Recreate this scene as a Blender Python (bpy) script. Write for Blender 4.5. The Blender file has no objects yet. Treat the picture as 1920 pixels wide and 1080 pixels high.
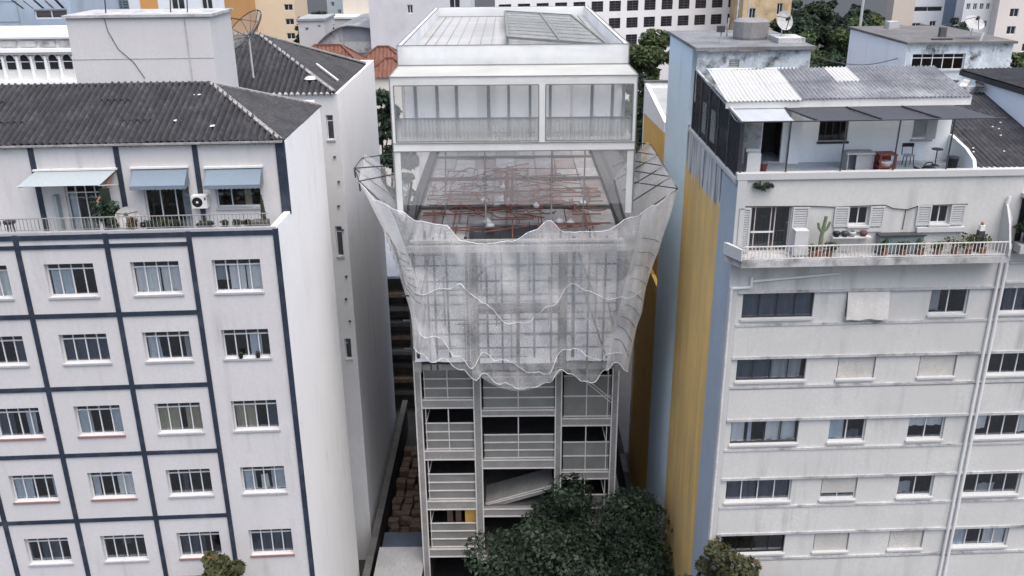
import bpy, math, random
import numpy as np
from mathutils import Matrix, Vector
R = math.radians
random.seed(7)
H = 34.0                      # camera height above the street
scene = bpy.context.scene
COL = scene.collection

# ------------------------------------------------------------------ camera, sky, sun, exposure
PITCH, ROLL, FPX = R(21.3), R(-0.5), 1698.0
fw = Vector((0, math.cos(PITCH), -math.sin(PITCH)))
up0 = Vector((0, math.sin(PITCH), math.cos(PITCH)))
rt0 = Vector((1, 0, 0))
rt = rt0*math.cos(ROLL) + up0*math.sin(ROLL)
upv = -rt0*math.sin(ROLL) + up0*math.cos(ROLL)
cam_d = bpy.data.cameras.new('camera')
cam = bpy.data.objects.new('camera', cam_d)
COL.objects.link(cam)
cam_d.sensor_width = 36.0
cam_d.lens = FPX*36.0/1920.0
cam_d.clip_start, cam_d.clip_end = 0.5, 4000
m = Matrix.Identity(4)
for i, v in enumerate((rt, upv, -fw)):
    for j in range(3): m[j][i] = v[j]
m[2][3] = H
cam.matrix_world = m
scene.camera = cam

SUN_DIR = Vector((0.22, -0.30, 0.92)).normalized()     # towards the sun
w = bpy.data.worlds.new('World'); scene.world = w; w.use_nodes = True
nt = w.node_tree
bg = nt.nodes['Background']
sky = nt.nodes.new('ShaderNodeTexSky')
sky.sky_type = 'NISHITA'; sky.sun_disc = False
sky.sun_elevation = math.asin(SUN_DIR.z)
sky.sun_rotation = math.atan2(SUN_DIR.x, SUN_DIR.y)
sky.air_density = 1.0; sky.dust_density = 4.5; sky.ozone_density = 1.0
nt.links.new(sky.outputs[0], bg.inputs[0])
bg.inputs[1].default_value = 0.15
sd = bpy.data.lights.new('sun', 'SUN'); sd.energy = 1.5; sd.angle = R(70); sd.color = (1.0, 0.965, 0.92)
so = bpy.data.objects.new('sun', sd); COL.objects.link(so)
so.rotation_euler = SUN_DIR.to_track_quat('Z', 'Y').to_euler()
so.location = (20, -10, 80)
scene.view_settings.view_transform = 'Standard'
scene.view_settings.look = 'None'
scene.view_settings.gamma = 1.0
scene.view_settings.exposure = 0.88
scene.render.engine = 'CYCLES'
scene.cycles.transparent_max_bounces = 24
scene.cycles.max_bounces = 7

# ------------------------------------------------------------------ materials
MATS = {}
def _nodes(name):
    mt = bpy.data.materials.new(name); mt.use_nodes = True
    n = mt.node_tree.nodes; l = mt.node_tree.links
    return mt, n, l, n['Principled BSDF'], n['Material Output']

def _mix(n, l, fac, a, b, mode='MIX'):
    x = n.new('ShaderNodeMix'); x.data_type = 'RGBA'; x.blend_type = mode
    for sock, val in ((x.inputs[0], fac), (x.inputs[6], a), (x.inputs[7], b)):
        if hasattr(val, 'is_linked') or isinstance(val, bpy.types.NodeSocket): l.new(val, sock)
        elif isinstance(val, (int, float)): sock.default_value = val
        else: sock.default_value = (*val, 1) if len(val) == 3 else val
    return x.outputs[2]

def _noise(n, l, vec, scale, detail=4, rough=0.6):
    t = n.new('ShaderNodeTexNoise'); t.inputs['Scale'].default_value = scale
    t.inputs['Detail'].default_value = detail; t.inputs['Roughness'].default_value = rough
    l.new(vec, t.inputs['Vector']); return t.outputs['Fac']

def _ramp(n, l, fac, p0, p1):
    r = n.new('ShaderNodeMapRange'); r.inputs[1].default_value = p0; r.inputs[2].default_value = p1
    r.clamp = True; l.new(fac, r.inputs[0]); return r.outputs[0]

def _mapv(n, l, vec, sc):
    q = n.new('ShaderNodeMapping'); q.inputs['Scale'].default_value = sc; l.new(vec, q.inputs['Vector']); return q.outputs[0]

def _bump(n, l, b, h, s, d=0.02):
    k = n.new('ShaderNodeBump'); k.inputs['Strength'].default_value = s; k.inputs['Distance'].default_value = d
    l.new(h, k.inputs['Height']); l.new(k.outputs[0], b.inputs['Normal'])

def mat(name, col, rough=0.8, var=0.12, scale=0.7, streak=0.0, stain=(0.12, 0.115, 0.11), blotch=0.0,
        bump=0.15, metal=0.0, spec=0.3, island=0.0, streak_scale=2.2, blotch_scale=0.5, fine=9.0):
    """painted / mineral surface: broad tone noise, fine grain, rain streaks, blotches"""
    if name in MATS: return MATS[name]
    mt, n, l, b, o = _nodes(name)
    g = n.new('ShaderNodeNewGeometry'); pos = g.outputs['Position']
    c = _mix(n, l, _ramp(n, l, _noise(n, l, pos, scale, 5), 0.3, 0.7),
             tuple(x*(1-var) for x in col), tuple(min(1, x*(1+var)) for x in col))
    fn = _noise(n, l, pos, fine, 3)
    c = _mix(n, l, _ramp(n, l, fn, 0.35, 0.75), c, tuple(x*(1-var*1.2) for x in col))
    if island:
        c = _mix(n, l, island, c, (0, 0, 0))
        hs = n.new('ShaderNodeMapRange'); l.new(g.outputs['Random Per Island'], hs.inputs[0])
        hs.inputs[3].default_value = 1-island; hs.inputs[4].default_value = 1+island
        vm = n.new('ShaderNodeVectorMath'); vm.operation = 'SCALE'
        l.new(c, vm.inputs[0]); l.new(hs.outputs[0], vm.inputs['Scale']); c = vm.outputs[0]
    if streak:
        sv = _mapv(n, l, pos, (streak_scale, streak_scale, 0.16))
        s1 = _ramp(n, l, _noise(n, l, sv, 1.0, 4, 0.65), 0.52, 0.80)
        s2 = _ramp(n, l, _noise(n, l, pos, 0.33, 3), 0.40, 0.68)
        k = n.new('ShaderNodeMath'); k.operation = 'MULTIPLY'; l.new(s1, k.inputs[0]); l.new(s2, k.inputs[1])
        k2 = n.new('ShaderNodeMath'); k2.operation = 'MULTIPLY'; l.new(k.outputs[0], k2.inputs[0]); k2.inputs[1].default_value = streak
        c = _mix(n, l, k2.outputs[0], c, stain)
    if blotch:
        s1 = _ramp(n, l, _noise(n, l, pos, blotch_scale, 7, 0.7), 0.50, 0.66)
        k2 = n.new('ShaderNodeMath'); k2.operation = 'MULTIPLY'; l.new(s1, k2.inputs[0]); k2.inputs[1].default_value = blotch
        c = _mix(n, l, k2.outputs[0], c, stain)
    l.new(c, b.inputs['Base Color'])
    b.inputs['Roughness'].default_value = rough; b.inputs['Metallic'].default_value = metal
    b.inputs['Specular IOR Level'].default_value = spec
    if bump: _bump(n, l, b, fn, bump, 0.01)
    MATS[name] = mt; return mt

def glass(name, tint=(0.02, 0.025, 0.03), refl=0.16):
    if name in MATS: return MATS[name]
    mt, n, l, b, o = _nodes(name)
    n.remove(b)
    tr = n.new('ShaderNodeBsdfTransparent'); tr.inputs[0].default_value = (0.93, 0.95, 0.96, 1)
    gl = n.new('ShaderNodeBsdfGlossy'); gl.inputs['Roughness'].default_value = 0.06; gl.inputs[0].default_value = (0.85, 0.9, 0.95, 1)
    g = n.new('ShaderNodeNewGeometry')
    k = n.new('ShaderNodeBump'); k.inputs['Strength'].default_value = 0.05; k.inputs['Distance'].default_value = 0.05
    l.new(_noise(n, l, g.outputs['Position'], 1.7, 2), k.inputs['Height']); l.new(k.outputs[0], gl.inputs['Normal'])
    fr = n.new('ShaderNodeLayerWeight'); fr.inputs['Blend'].default_value = 0.25
    a = n.new('ShaderNodeMath'); a.operation = 'MULTIPLY_ADD'; l.new(fr.outputs['Fresnel'], a.inputs[0])
    a.inputs[1].default_value = 0.8; a.inputs[2].default_value = refl*0.5
    x = n.new('ShaderNodeMixShader'); l.new(a.outputs[0], x.inputs[0]); l.new(tr.outputs[0], x.inputs[1]); l.new(gl.outputs[0], x.inputs[2])
    l.new(x.outputs[0], o.inputs['Surface'])
    MATS[name] = mt; return mt

def veil(name, col, fac, var=0.15, scale=1.2, weave=0.0, transl=0.35):
    """pale see-through sheeting: part transparent, part lit white cloth / film"""
    if name in MATS: return MATS[name]
    mt, n, l, b, o = _nodes(name)
    n.remove(b)
    g = n.new('ShaderNodeNewGeometry'); pos = g.outputs['Position']
    tr = n.new('ShaderNodeBsdfTransparent')
    df = n.new('ShaderNodeBsdfDiffuse'); ts = n.new('ShaderNodeBsdfTranslucent')
    nz = _noise(n, l, pos, scale, 5)
    c = _mix(n, l, _ramp(n, l, nz, 0.3, 0.7), tuple(x*0.88 for x in col), col)
    l.new(c, df.inputs[0]); l.new(c, ts.inputs[0])
    mx = n.new('ShaderNodeMixShader'); mx.inputs[0].default_value = transl
    l.new(df.outputs[0], mx.inputs[1]); l.new(ts.outputs[0], mx.inputs[2])
    mr = n.new('ShaderNodeMapRange'); l.new(nz, mr.inputs[0]); mr.inputs[1].default_value = 0.3; mr.inputs[2].default_value = 0.7
    mr.inputs[3].default_value = max(0, fac-var); mr.inputs[4].default_value = min(1, fac+var)
    f = mr.outputs[0]
    if weave:
        wv = _noise(n, l, _mapv(n, l, pos, (16, 16, 0.5)), 1.0, 3, 0.7)
        wh = _noise(n, l, _mapv(n, l, pos, (0.5, 0.5, 14)), 1.0, 3, 0.7)
        ad = n.new('ShaderNodeMath'); ad.operation = 'MAXIMUM'; l.new(wv, ad.inputs[0]); l.new(wh, ad.inputs[1])
        rr = _ramp(n, l, ad.outputs[0], 0.45, 0.75)
        ma = n.new('ShaderNodeMath'); ma.operation = 'MULTIPLY_ADD'; l.new(rr, ma.inputs[0]); ma.inputs[1].default_value = weave; l.new(f, ma.inputs[2])
        ma.use_clamp = True; f = ma.outputs[0]
    x = n.new('ShaderNodeMixShader'); l.new(f, x.inputs[0]); l.new(tr.outputs[0], x.inputs[1]); l.new(mx.outputs[0], x.inputs[2])
    l.new(x.outputs[0], o.inputs['Surface'])
    MATS[name] = mt; return mt

def leafmat(name, dark, light, warm=None):
    if name in MATS: return MATS[name]
    mt, n, l, b, o = _nodes(name)
    g = n.new('ShaderNodeNewGeometry')
    c = _mix(n, l, g.outputs['Random Per Island'], dark, light)
    c = _mix(n, l, _ramp(n, l, _noise(n, l, g.outputs['Position'], 0.45, 3), 0.35, 0.7), c, dark)
    if warm:
        c = _mix(n, l, _ramp(n, l, _noise(n, l, g.outputs['Position'], 0.9, 2), 0.52, 0.75), c, warm)
    l.new(c, b.inputs['Base Color']); b.inputs['Roughness'].default_value = 0.6
    b.inputs['Specular IOR Level'].default_value = 0.25
    ts = n.new('ShaderNodeBsdfTranslucent'); l.new(c, ts.inputs[0])
    x = n.new('ShaderNodeMixShader'); x.inputs[0].default_value = 0.25
    l.new(b.outputs[0], x.inputs[1]); l.new(ts.outputs[0], x.inputs[2]); l.new(x.outputs[0], o.inputs['Surface'])
    MATS[name] = mt; return mt

M_white = mat('white_render', (0.555, 0.545, 0.545), var=0.06, streak=0.85, stain=(0.33, 0.32, 0.31), scale=0.4, bump=0.08)
M_side = mat('white_side_render', (0.85, 0.85, 0.855), var=0.04, streak=0.75, stain=(0.48, 0.49, 0.50), scale=0.3, bump=0.06, streak_scale=1.2)
M_cream = mat('cream_balcony_render', (0.66, 0.64, 0.60), var=0.05, streak=0.3, stain=(0.3, 0.29, 0.27))
M_navy = mat('navy_paint', (0.026, 0.037, 0.060), var=0.3, rough=0.6, bump=0.05, blotch=0.5, stain=(0.075, 0.085, 0.105), blotch_scale=1.1)
M_tile = mat('dark_corrugated_cement', (0.052, 0.052, 0.058), var=0.45, scale=1.3, blotch=0.5, stain=(0.035, 0.035, 0.04), rough=0.85, fine=5)
M_tile2 = mat('dark_weathered_cement', (0.060, 0.060, 0.064), var=0.4, scale=1.0, blotch=0.5, stain=(0.04, 0.04, 0.045), rough=0.9)
M_ridge = mat('pale_ridge_mortar', (0.30, 0.29, 0.28), var=0.3, scale=2)
M_frame = mat('white_window_frame', (0.62, 0.62, 0.62), var=0.06, rough=0.5, bump=0)
M_sill = mat('grey_stone_sill', (0.38, 0.38, 0.39), var=0.12, streak=0.3)
M_sillr = mat('brick_red_sill', (0.26, 0.15, 0.13), var=0.2)
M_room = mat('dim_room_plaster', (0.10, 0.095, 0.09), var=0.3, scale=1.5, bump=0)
M_glass = glass('window_glass')
M_cb = mat('pale_blue_curtain', (0.62, 0.68, 0.74), var=0.1, rough=0.9, bump=0)
M_cw = mat('white_curtain', (0.88, 0.88, 0.88), var=0.08, rough=0.9, bump=0)
M_cg = mat('grey_curtain', (0.42, 0.43, 0.45), var=0.1, rough=0.9, bump=0)
M_co = mat('olive_curtain', (0.46, 0.42, 0.31), var=0.1, rough=0.9, bump=0)
M_cd = mat('dark_blue_curtain', (0.10, 0.12, 0.16), var=0.15, rough=0.9, bump=0)
M_awl = mat('pale_blue_awning', (0.30, 0.345, 0.36), var=0.06, rough=0.6, bump=0.05)
M_awb = mat('blue_awning', (0.155, 0.20, 0.245), var=0.06, rough=0.6, bump=0.05)
M_iron = mat('dark_iron', (0.05, 0.05, 0.055), var=0.2, rough=0.5, bump=0)
M_railw = mat('white_iron', (0.62, 0.61, 0.60), var=0.15, rough=0.5, bump=0, blotch=0.3, stain=(0.3, 0.2, 0.14), blotch_scale=2)
M_rail2 = mat('greyed_iron', (0.30, 0.295, 0.29), var=0.2, rough=0.5, bump=0)
M_black = mat('black_plastic', (0.018, 0.018, 0.02), var=0.2, rough=0.4, bump=0)
M_wp = mat('white_plastic', (0.66, 0.66, 0.65), var=0.04, rough=0.4, bump=0)
M_terra = mat('terracotta', (0.30, 0.14, 0.09), var=0.2)
M_red = mat('red_enamel', (0.17, 0.045, 0.04), var=0.2, rough=0.5)
M_rwall = mat('grey_white_render', (0.53, 0.525, 0.505), var=0.08, streak=1.2, stain=(0.27, 0.275, 0.26), scale=0.35, bump=0.1, streak_scale=1.6)
M_rledge = mat('weathered_ledge', (0.46, 0.46, 0.46), var=0.2, blotch=0.8, stain=(0.12, 0.12, 0.12), blotch_scale=1.1)
M_rcol = mat('pale_corner_render', (0.47, 0.475, 0.47), var=0.05, streak=0.4, stain=(0.36, 0.38, 0.40))
M_blue = mat('pale_blue_party_wall', (0.66, 0.79, 0.85), var=0.05, streak=0.45, stain=(0.34, 0.40, 0.45), streak_scale=1.0)
M_yel = mat('ochre_party_wall', (0.76, 0.47, 0.135), var=0.10, streak=0.9, stain=(0.34, 0.20, 0.08), streak_scale=1.3, bump=0.2)
M_greyblue = mat('grey_blue_party_wall', (0.36, 0.42, 0.49), var=0.08, streak=0.5, stain=(0.52, 0.55, 0.58))
M_mould = mat('mouldy_plaster', (0.56, 0.61, 0.64), var=0.2, streak=1.6, stain=(0.075, 0.07, 0.065), blotch=1.0, blotch_scale=1.25, scale=1.4, streak_scale=2.8)
M_mould2 = mat('streaked_plaster', (0.60, 0.61, 0.62), var=0.2, streak=2.2, stain=(0.06, 0.06, 0.06), streak_scale=3.0, blotch=.6, blotch_scale=.9)
M_zincw = mat('white_corrugated_sheet', (0.52, 0.515, 0.50), var=0.12, scale=1.0, rough=0.6, blotch=0.4, stain=(0.42, 0.42, 0.42))
M_zincg = mat('grey_corrugated_sheet', (0.21, 0.215, 0.23), var=0.35, scale=0.9, rough=0.6, blotch=0.6, stain=(0.45, 0.45, 0.45), blotch_scale=0.35)
M_fascia = mat('white_fascia', (0.68, 0.67, 0.65), var=0.08, streak=0.3)
M_awd = mat('charcoal_awning', (0.055, 0.058, 0.066), var=0.15, rough=0.7)
M_twall = mat('pale_terrace_wall', (0.86, 0.885, 0.90), var=0.04, streak=0.2, stain=(0.45, 0.47, 0.48))
M_tfloor = mat('blue_grey_terrace_floor', (0.46, 0.51, 0.55), var=0.2, scale=2)
M_screen = veil('dark_screen_mesh', (0.055, 0.055, 0.06), 0.86, 0.08, 2.0, transl=0.1)
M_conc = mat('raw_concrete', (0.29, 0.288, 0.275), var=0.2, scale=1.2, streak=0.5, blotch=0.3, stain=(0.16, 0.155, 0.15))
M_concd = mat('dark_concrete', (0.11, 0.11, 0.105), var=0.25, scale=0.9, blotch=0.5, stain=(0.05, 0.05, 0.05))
M_form = mat('formwork_board', (0.36, 0.345, 0.335), var=0.22, scale=1.5, blotch=0.45, stain=(0.20, 0.16, 0.14), blotch_scale=1.2)
M_form2 = mat('pinkish_form_board', (0.33, 0.27, 0.25), var=0.25, scale=1.5, blotch=0.5, stain=(0.22, 0.14, 0.11), blotch_scale=1.6)
M_form3 = mat('pale_form_board', (0.44, 0.43, 0.42), var=0.2, scale=1.8, blotch=0.5, stain=(0.18, 0.16, 0.15), blotch_scale=1.4)
M_rust = mat('rusty_rebar', (0.27, 0.12, 0.085), var=0.4, scale=3, rough=0.9)
M_tube = mat('grey_scaffold_tube', (0.06, 0.062, 0.066), var=0.25, rough=0.5, metal=0.3)
M_line = mat('white_edge_paint', (0.66, 0.63, 0.62), var=0.12, rough=0.7)
M_dline = mat('grey_edge_paint', (0.19, 0.195, 0.195), var=0.15, rough=0.7)
M_net = veil('white_debris_net', (0.90, 0.91, 0.92), 0.27, 0.04, 0.5, weave=0.16, transl=0.5)
M_inner = mat('white_net_backing', (0.80, 0.815, 0.83), var=0.10, scale=0.9, streak=0.5, stain=(0.5, 0.5, 0.5))  # for the added backing sheets that brighten the net
M_nett = veil('thin_debris_net', (0.94, 0.95, 0.96), 0.27, 0.06, 0.8, weave=0.12, transl=0.5)
M_netl = veil('overlapping_net_layer', (0.95, 0.955, 0.96), 0.14, 0.05, 0.5, weave=0.13, transl=0.5)
M_seam = mat('white_net_seam', (0.82, 0.83, 0.84), var=0.05, rough=0.9)
M_vwall = veil('milky_panel', (0.94, 0.945, 0.925), 0.66, 0.10, 0.35, transl=0.45)
M_vslab = veil('milky_slab', (0.94, 0.94, 0.93), 0.88, 0.06, 0.3, transl=0.45)
M_vcan = veil('milky_canopy', (0.72, 0.73, 0.70), 0.80, 0.08, 0.3, transl=0.45)
M_vroof = veil('milky_roof', (0.66, 0.67, 0.665), 0.62, 0.08, 0.25, transl=0.4)
M_vglass = veil('milky_glazing', (0.97, 0.97, 0.965), 0.60, 0.06, 0.3, transl=0.45)
M_vthin = veil('thin_milky_film', (0.92, 0.93, 0.93), 0.13, 0.02, 0.2, transl=0.45)
M_vrail = veil('grey_mesh_rail', (0.50, 0.51, 0.51), 0.45, 0.10, 0.6, transl=0.4)
M_guard = veil('grey_guard_panel', (0.36, 0.37, 0.35), 0.62, 0.08, 0.8, transl=0.2)
M_slat = mat('grey_louvre_slat', (0.20, 0.21, 0.19), var=0.2)
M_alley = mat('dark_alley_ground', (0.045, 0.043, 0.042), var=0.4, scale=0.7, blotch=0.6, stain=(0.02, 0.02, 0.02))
M_slab = mat('blue_grey_paving', (0.30, 0.32, 0.36), var=0.2, scale=1.0, blotch=0.4, stain=(0.09, 0.095, 0.11))
M_asph = mat('asphalt', (0.05, 0.05, 0.052), var=0.2)
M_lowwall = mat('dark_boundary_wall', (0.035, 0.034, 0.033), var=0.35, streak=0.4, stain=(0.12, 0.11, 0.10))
M_wood = mat('weathered_wood_block', (0.13, 0.095, 0.07), var=0.4, scale=3, fine=14, rough=0.9)
M_skip = mat('blue_grey_tarpaulin', (0.085, 0.105, 0.14), var=0.12, rough=0.5)
M_pale = mat('pale_concrete_roof', (0.34, 0.35, 0.355), var=0.15, blotch=0.5, stain=(0.22, 0.22, 0.22))
M_leafd = leafmat('dark_leaf', (0.018, 0.034, 0.022), (0.070, 0.105, 0.062))
M_leafm = leafmat('mid_leaf', (0.035, 0.058, 0.022), (0.115, 0.15, 0.06))
M_leafw = leafmat('yellowing_leaf', (0.035, 0.045, 0.020), (0.10, 0.095, 0.045), (0.16, 0.095, 0.045))
M_leafk = leafmat('deep_leaf', (0.011, 0.022, 0.015), (0.070, 0.105, 0.064))
M_leafl = leafmat('light_leaf', (0.07, 0.09, 0.03), (0.17, 0.20, 0.085))
M_bark = mat('bark', (0.07, 0.055, 0.04), var=0.3, scale=4)
M_cactus = mat('cactus_green', (0.16, 0.20, 0.12), var=0.2)

# ------------------------------------------------------------------ geometry helpers
class Frame:
    """s along a facade, d into the block, z height relative to the camera"""
    def __init__(s, ox=0, oy=0, ang=0): s.ox, s.oy, s.c, s.n = ox, oy, math.cos(R(ang)), math.sin(R(ang))
    def __call__(s, a, d, z): return (s.ox+a*s.c, s.oy+a*s.n+d, z+H)
WORLD = Frame()
LF = Frame(-8.27, 30.5, 3)       # left apartment block
RF = Frame(7.73, 30.0, 2)        # right apartment block

ORIGIN = {}
def org(o): return ORIGIN.get(o.name, (0, 0, 0)) if o else (0, 0, 0)

def thing(name, label, cat, loc, group=None, kind=None):
    o = bpy.data.objects.new(name, None); COL.objects.link(o)
    o.location = loc; o.empty_display_size = 0.3
    o['label'] = label; o['category'] = cat
    if group: o['group'] = group
    ORIGIN[o.name] = tuple(loc)
    return o

class MB:
    def __init__(s, fr=WORLD): s.fr, s.v, s.f, s.uv = fr, [], [], None
    def pt(s, a, d, z): s.v.append(s.fr(a, d, z)); return len(s.v)-1
    def quad(s, *ps): s.f.append(tuple(s.pt(*p) for p in ps)); return s
    def box(s, a0, a1, d0, d1, z0, z1, taper=None):
        i = len(s.v)
        for z in (z0, z1):
            for a, d in ((a0, d0), (a1, d0), (a1, d1), (a0, d1)): s.pt(a, d, z)
        s.f += [tuple(i+k for k in q) for q in ((3, 2, 1, 0), (4, 5, 6, 7), (0, 1, 5, 4), (1, 2, 6, 5), (2, 3, 7, 6), (3, 0, 4, 7))]
        return s
    def bar(s, p, q, w, h=None, n=4):
        """tube with n sides between local points"""
        P, Q = Vector(p), Vector(q); t = (Q-P)
        if t.length < 1e-6: return s
        t.normalize(); u = t.cross(Vector((0, 0, 1)))
        if u.length < 1e-3: u = Vector((1, 0, 0))
        u.normalize(); v2 = u.cross(t); i = len(s.v); h = h or w
        for c in (P, Q):
            for k in range(n):
                a = 2*math.pi*(k+0.5)/n; kk = 0.7071 if n == 4 else 0.5
                x = c + u*math.cos(a)*w*kk + v2*math.sin(a)*h*kk; s.pt(*x)
        for k in range(n): s.f.append((i+k, i+(k+1) % n, i+n+(k+1) % n, i+n+k))
        s.f.append(tuple(i+k for k in range(n))[::-1]); s.f.append(tuple(i+n+k for k in range(n)))
        return s
    def path(s, pts, w, n=5, closed=False):
        for a, b in zip(pts, pts[1:]): s.bar(a, b, w, n=n)
        return s
    def grid(s, fn, nu, nv):
        i = len(s.v)
        for b in range(nv+1):
            for a in range(nu+1): s.pt(*fn(a/nu, b/nv))
        for b in range(nv):
            for a in range(nu):
                k = i+b*(nu+1)+a; s.f.append((k, k+1, k+nu+2, k+nu+1))
        return s
    def lathe(s, c, prof, n=12):
        i = len(s.v)
        for r_, z in prof:
            for k in range(n):
                a = 2*math.pi*k/n; s.pt(c[0]+r_*math.cos(a), c[1]+r_*math.sin(a), c[2]+z)
        for j in range(len(prof)-1):
            for k in range(n):
                s.f.append((i+j*n+k, i+j*n+(k+1) % n, i+(j+1)*n+(k+1) % n, i+(j+1)*n+k))
        s.f.append(tuple(i+k for k in range(n))[::-1]); s.f.append(tuple(i+(len(prof)-1)*n+k for k in range(n)))
        return s
    def prism(s, poly, axis, t0, t1):
        """poly: list of 2D points; axis 's' -> (d,z) polygon extruded along s; 'd' -> (s,z); 'z' -> (s,d)"""
        i = len(s.v); n = len(poly)
        for t in (t0, t1):
            for p in poly:
                if axis == 's': s.pt(t, p[0], p[1])
                elif axis == 'd': s.pt(p[0], t, p[1])
                else: s.pt(p[0], p[1], t)
        for k in range(n): s.f.append((i+k, i+(k+1) % n, i+n+(k+1) % n, i+n+k))
        s.f.append(tuple(i+k for k in range(n))[::-1]); s.f.append(tuple(i+n+k for k in range(n)))
        return s
    def mesh(s, name, material, o3=(0, 0, 0), smooth=False):
        me = bpy.data.meshes.new(name)
        me.from_pydata([(p[0]-o3[0], p[1]-o3[1], p[2]-o3[2]) for p in s.v], [], s.f)
        if material: me.materials.append(material)
        if smooth:
            for p in me.polygons: p.use_smooth = True
        me.update(); return me
    def build(s, name, material, parent=None, smooth=False, label=None):
        if parent is None:
            xs = np.array(s.v); o3 = (float(xs[:, 0].mean()), float(xs[:, 1].mean()), float(xs[:, 2].min()))
        else: o3 = org(parent)
        me = s.mesh(name, material, o3, smooth)
        o = bpy.data.objects.new(name, me); COL.objects.link(o)
        if parent is not None: o.parent = parent
        else: o.location = o3
        ORIGIN[o.name] = o3
        if label: o['label'] = label
        return o

def tag(o, label, cat, group=None):
    o['label'] = label; o['category'] = cat
    if group: o['group'] = group
    return o
def structure(o): o['kind'] = 'structure'; return o

def wall_holes(mb, a0, a1, z0, z1, holes, d=0.0, depth=0.22, extra_a=(), extra_z=()):
    """front sheet at depth d with rectangular openings and their reveals"""
    A = sorted({a0, a1, *[h[0] for h in holes], *[h[1] for h in holes], *extra_a})
    Z = sorted({z0, z1, *[h[2] for h in holes], *[h[3] for h in holes], *extra_z})
    A = [a for a in A if a0 <= a <= a1]; Z = [z for z in Z if z0 <= z <= z1]
    for i in range(len(A)-1):
        for j in range(len(Z)-1):
            ca, cz = (A[i]+A[i+1])/2, (Z[j]+Z[j+1])/2
            if any(h[0] < ca < h[1] and h[2] < cz < h[3] for h in holes): continue
            mb.quad((A[i], d, Z[j]), (A[i+1], d, Z[j]), (A[i+1], d, Z[j+1]), (A[i], d, Z[j+1]))
    for h in holes:
        x0, x1, y0, y1 = h[:4]; e = d+depth
        mb.quad((x0, d, y0), (x0, e, y0), (x0, e, y1), (x0, d, y1))
        mb.quad((x1, e, y0), (x1, d, y0), (x1, d, y1), (x1, e, y1))
        mb.quad((x0, d, y1), (x0, e, y1), (x1, e, y1), (x1, d, y1))
        mb.quad((x0, e, y0), (x0, d, y0), (x1, d, y0), (x1, e, y0))

CUR = {'b': M_cb, 'w': M_cw, 'g': M_cg, 'o': M_co, 'd': M_cd}
def curtain(fr, parent, a0, a1, z0, z1, d, material, seed):
    rnd = random.Random(seed); ph = rnd.random()*6; k = rnd.uniform(13, 19); fl = rnd.uniform(-.05, .05)
    mb = MB(fr); nu = max(8, int((a1-a0)*26))
    mb.grid(lambda u, v: (a0+(a1-a0)*u+fl*(v-.5)*u, d+0.035*math.sin(k*(a0+(a1-a0)*u)+ph)+0.012*math.sin(41*u+ph), z0+(z1-z0)*v), nu, 2)
    return mb.build('curtain', material, parent, smooth=True)

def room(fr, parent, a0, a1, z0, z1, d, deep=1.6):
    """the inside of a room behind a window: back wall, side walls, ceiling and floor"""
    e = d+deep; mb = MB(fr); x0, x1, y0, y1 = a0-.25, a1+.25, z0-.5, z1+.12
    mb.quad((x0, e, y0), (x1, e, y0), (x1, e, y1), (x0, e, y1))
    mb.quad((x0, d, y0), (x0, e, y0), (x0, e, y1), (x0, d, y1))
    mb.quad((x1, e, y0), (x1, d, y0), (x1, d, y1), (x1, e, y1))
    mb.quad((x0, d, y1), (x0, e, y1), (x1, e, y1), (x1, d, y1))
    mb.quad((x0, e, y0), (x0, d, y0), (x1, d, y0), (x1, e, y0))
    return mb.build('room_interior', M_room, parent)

def window(fr, parent, a0, a1, z0, z1, d, cols=4, transom=None, curtains=(), sill=None, frame_mat=None, fw_=0.04, seed=0, sillmat=None, blind=None, mull=None):
    """frame with mullions, one pane per light, curtains and the room behind, sill"""
    g = 0.003
    mb = MB(fr); a, b, p, q = a0+g, a1-g, z0+g, z1-g
    mb.box(a, a+fw_, d-.03, d+.03, p, q).box(b-fw_, b, d-.03, d+.03, p, q)
    mb.box(a+fw_, b-fw_, d-.03, d+.03, p, p+fw_).box(a+fw_, b-fw_, d-.03, d+.03, q-fw_, q)
    xs = mull or [a0+(a1-a0)*k/cols for k in range(cols+1)]
    zt = q-fw_
    if transom: zt = z1-transom; mb.box(a+fw_, b-fw_, d-.028, d+.028, zt-.02, zt+.02)
    for x in xs[1:-1]: mb.box(x-.018, x+.018, d-.026, d+.026, p+fw_, q-fw_)
    w = mb.build('window', frame_mat or M_frame, parent)
    for k in range(len(xs)-1):
        x0, x1 = xs[k]+.018, xs[k+1]-.018
        MB(fr).box(x0, x1, d-.005, d+.005, p+fw_, zt-.02).build('pane', M_glass, w)
        if transom: MB(fr).box(x0, x1, d-.005, d+.005, zt+.02, q-fw_).build('pane', M_glass, w)
    for i, cdef in enumerate(curtains):
        u0, u1, cm = cdef[:3]; v0 = cdef[3] if len(cdef) > 3 else 0.02; v1 = cdef[4] if len(cdef) > 4 else (0.8 if transom else 0.97)
        curtain(fr, w, a0+(a1-a0)*u0, a0+(a1-a0)*u1, z0+(z1-z0)*v0, z0+(z1-z0)*v1, d+.085+.03*i, CUR[cm], seed*7+i)
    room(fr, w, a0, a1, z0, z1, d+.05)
    if sill is not None:
        MB(fr).box(a0-.04, a1+.04, d-.2-sill, d-.035, z0-.075, z0-.004).build('sill', sillmat or M_sill, w)
    if blind is not None:
        h = (z1-z0)*blind
        bm = MB(fr); nsl = max(4, int(h/.075))
        for k in range(nsl):
            zz = z1-.03-h*k/nsl; bm.box(a0+.05, a1-.05, d-.075, d-.06, zz-h/nsl*.93, zz)
        bm.build('blind', M_blind, w)
    return w
M_blind = mat('beige_roller_blind', (0.50, 0.48, 0.45), var=0.15, streak=0.8, stain=(0.30, 0.29, 0.28), rough=0.8)

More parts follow.
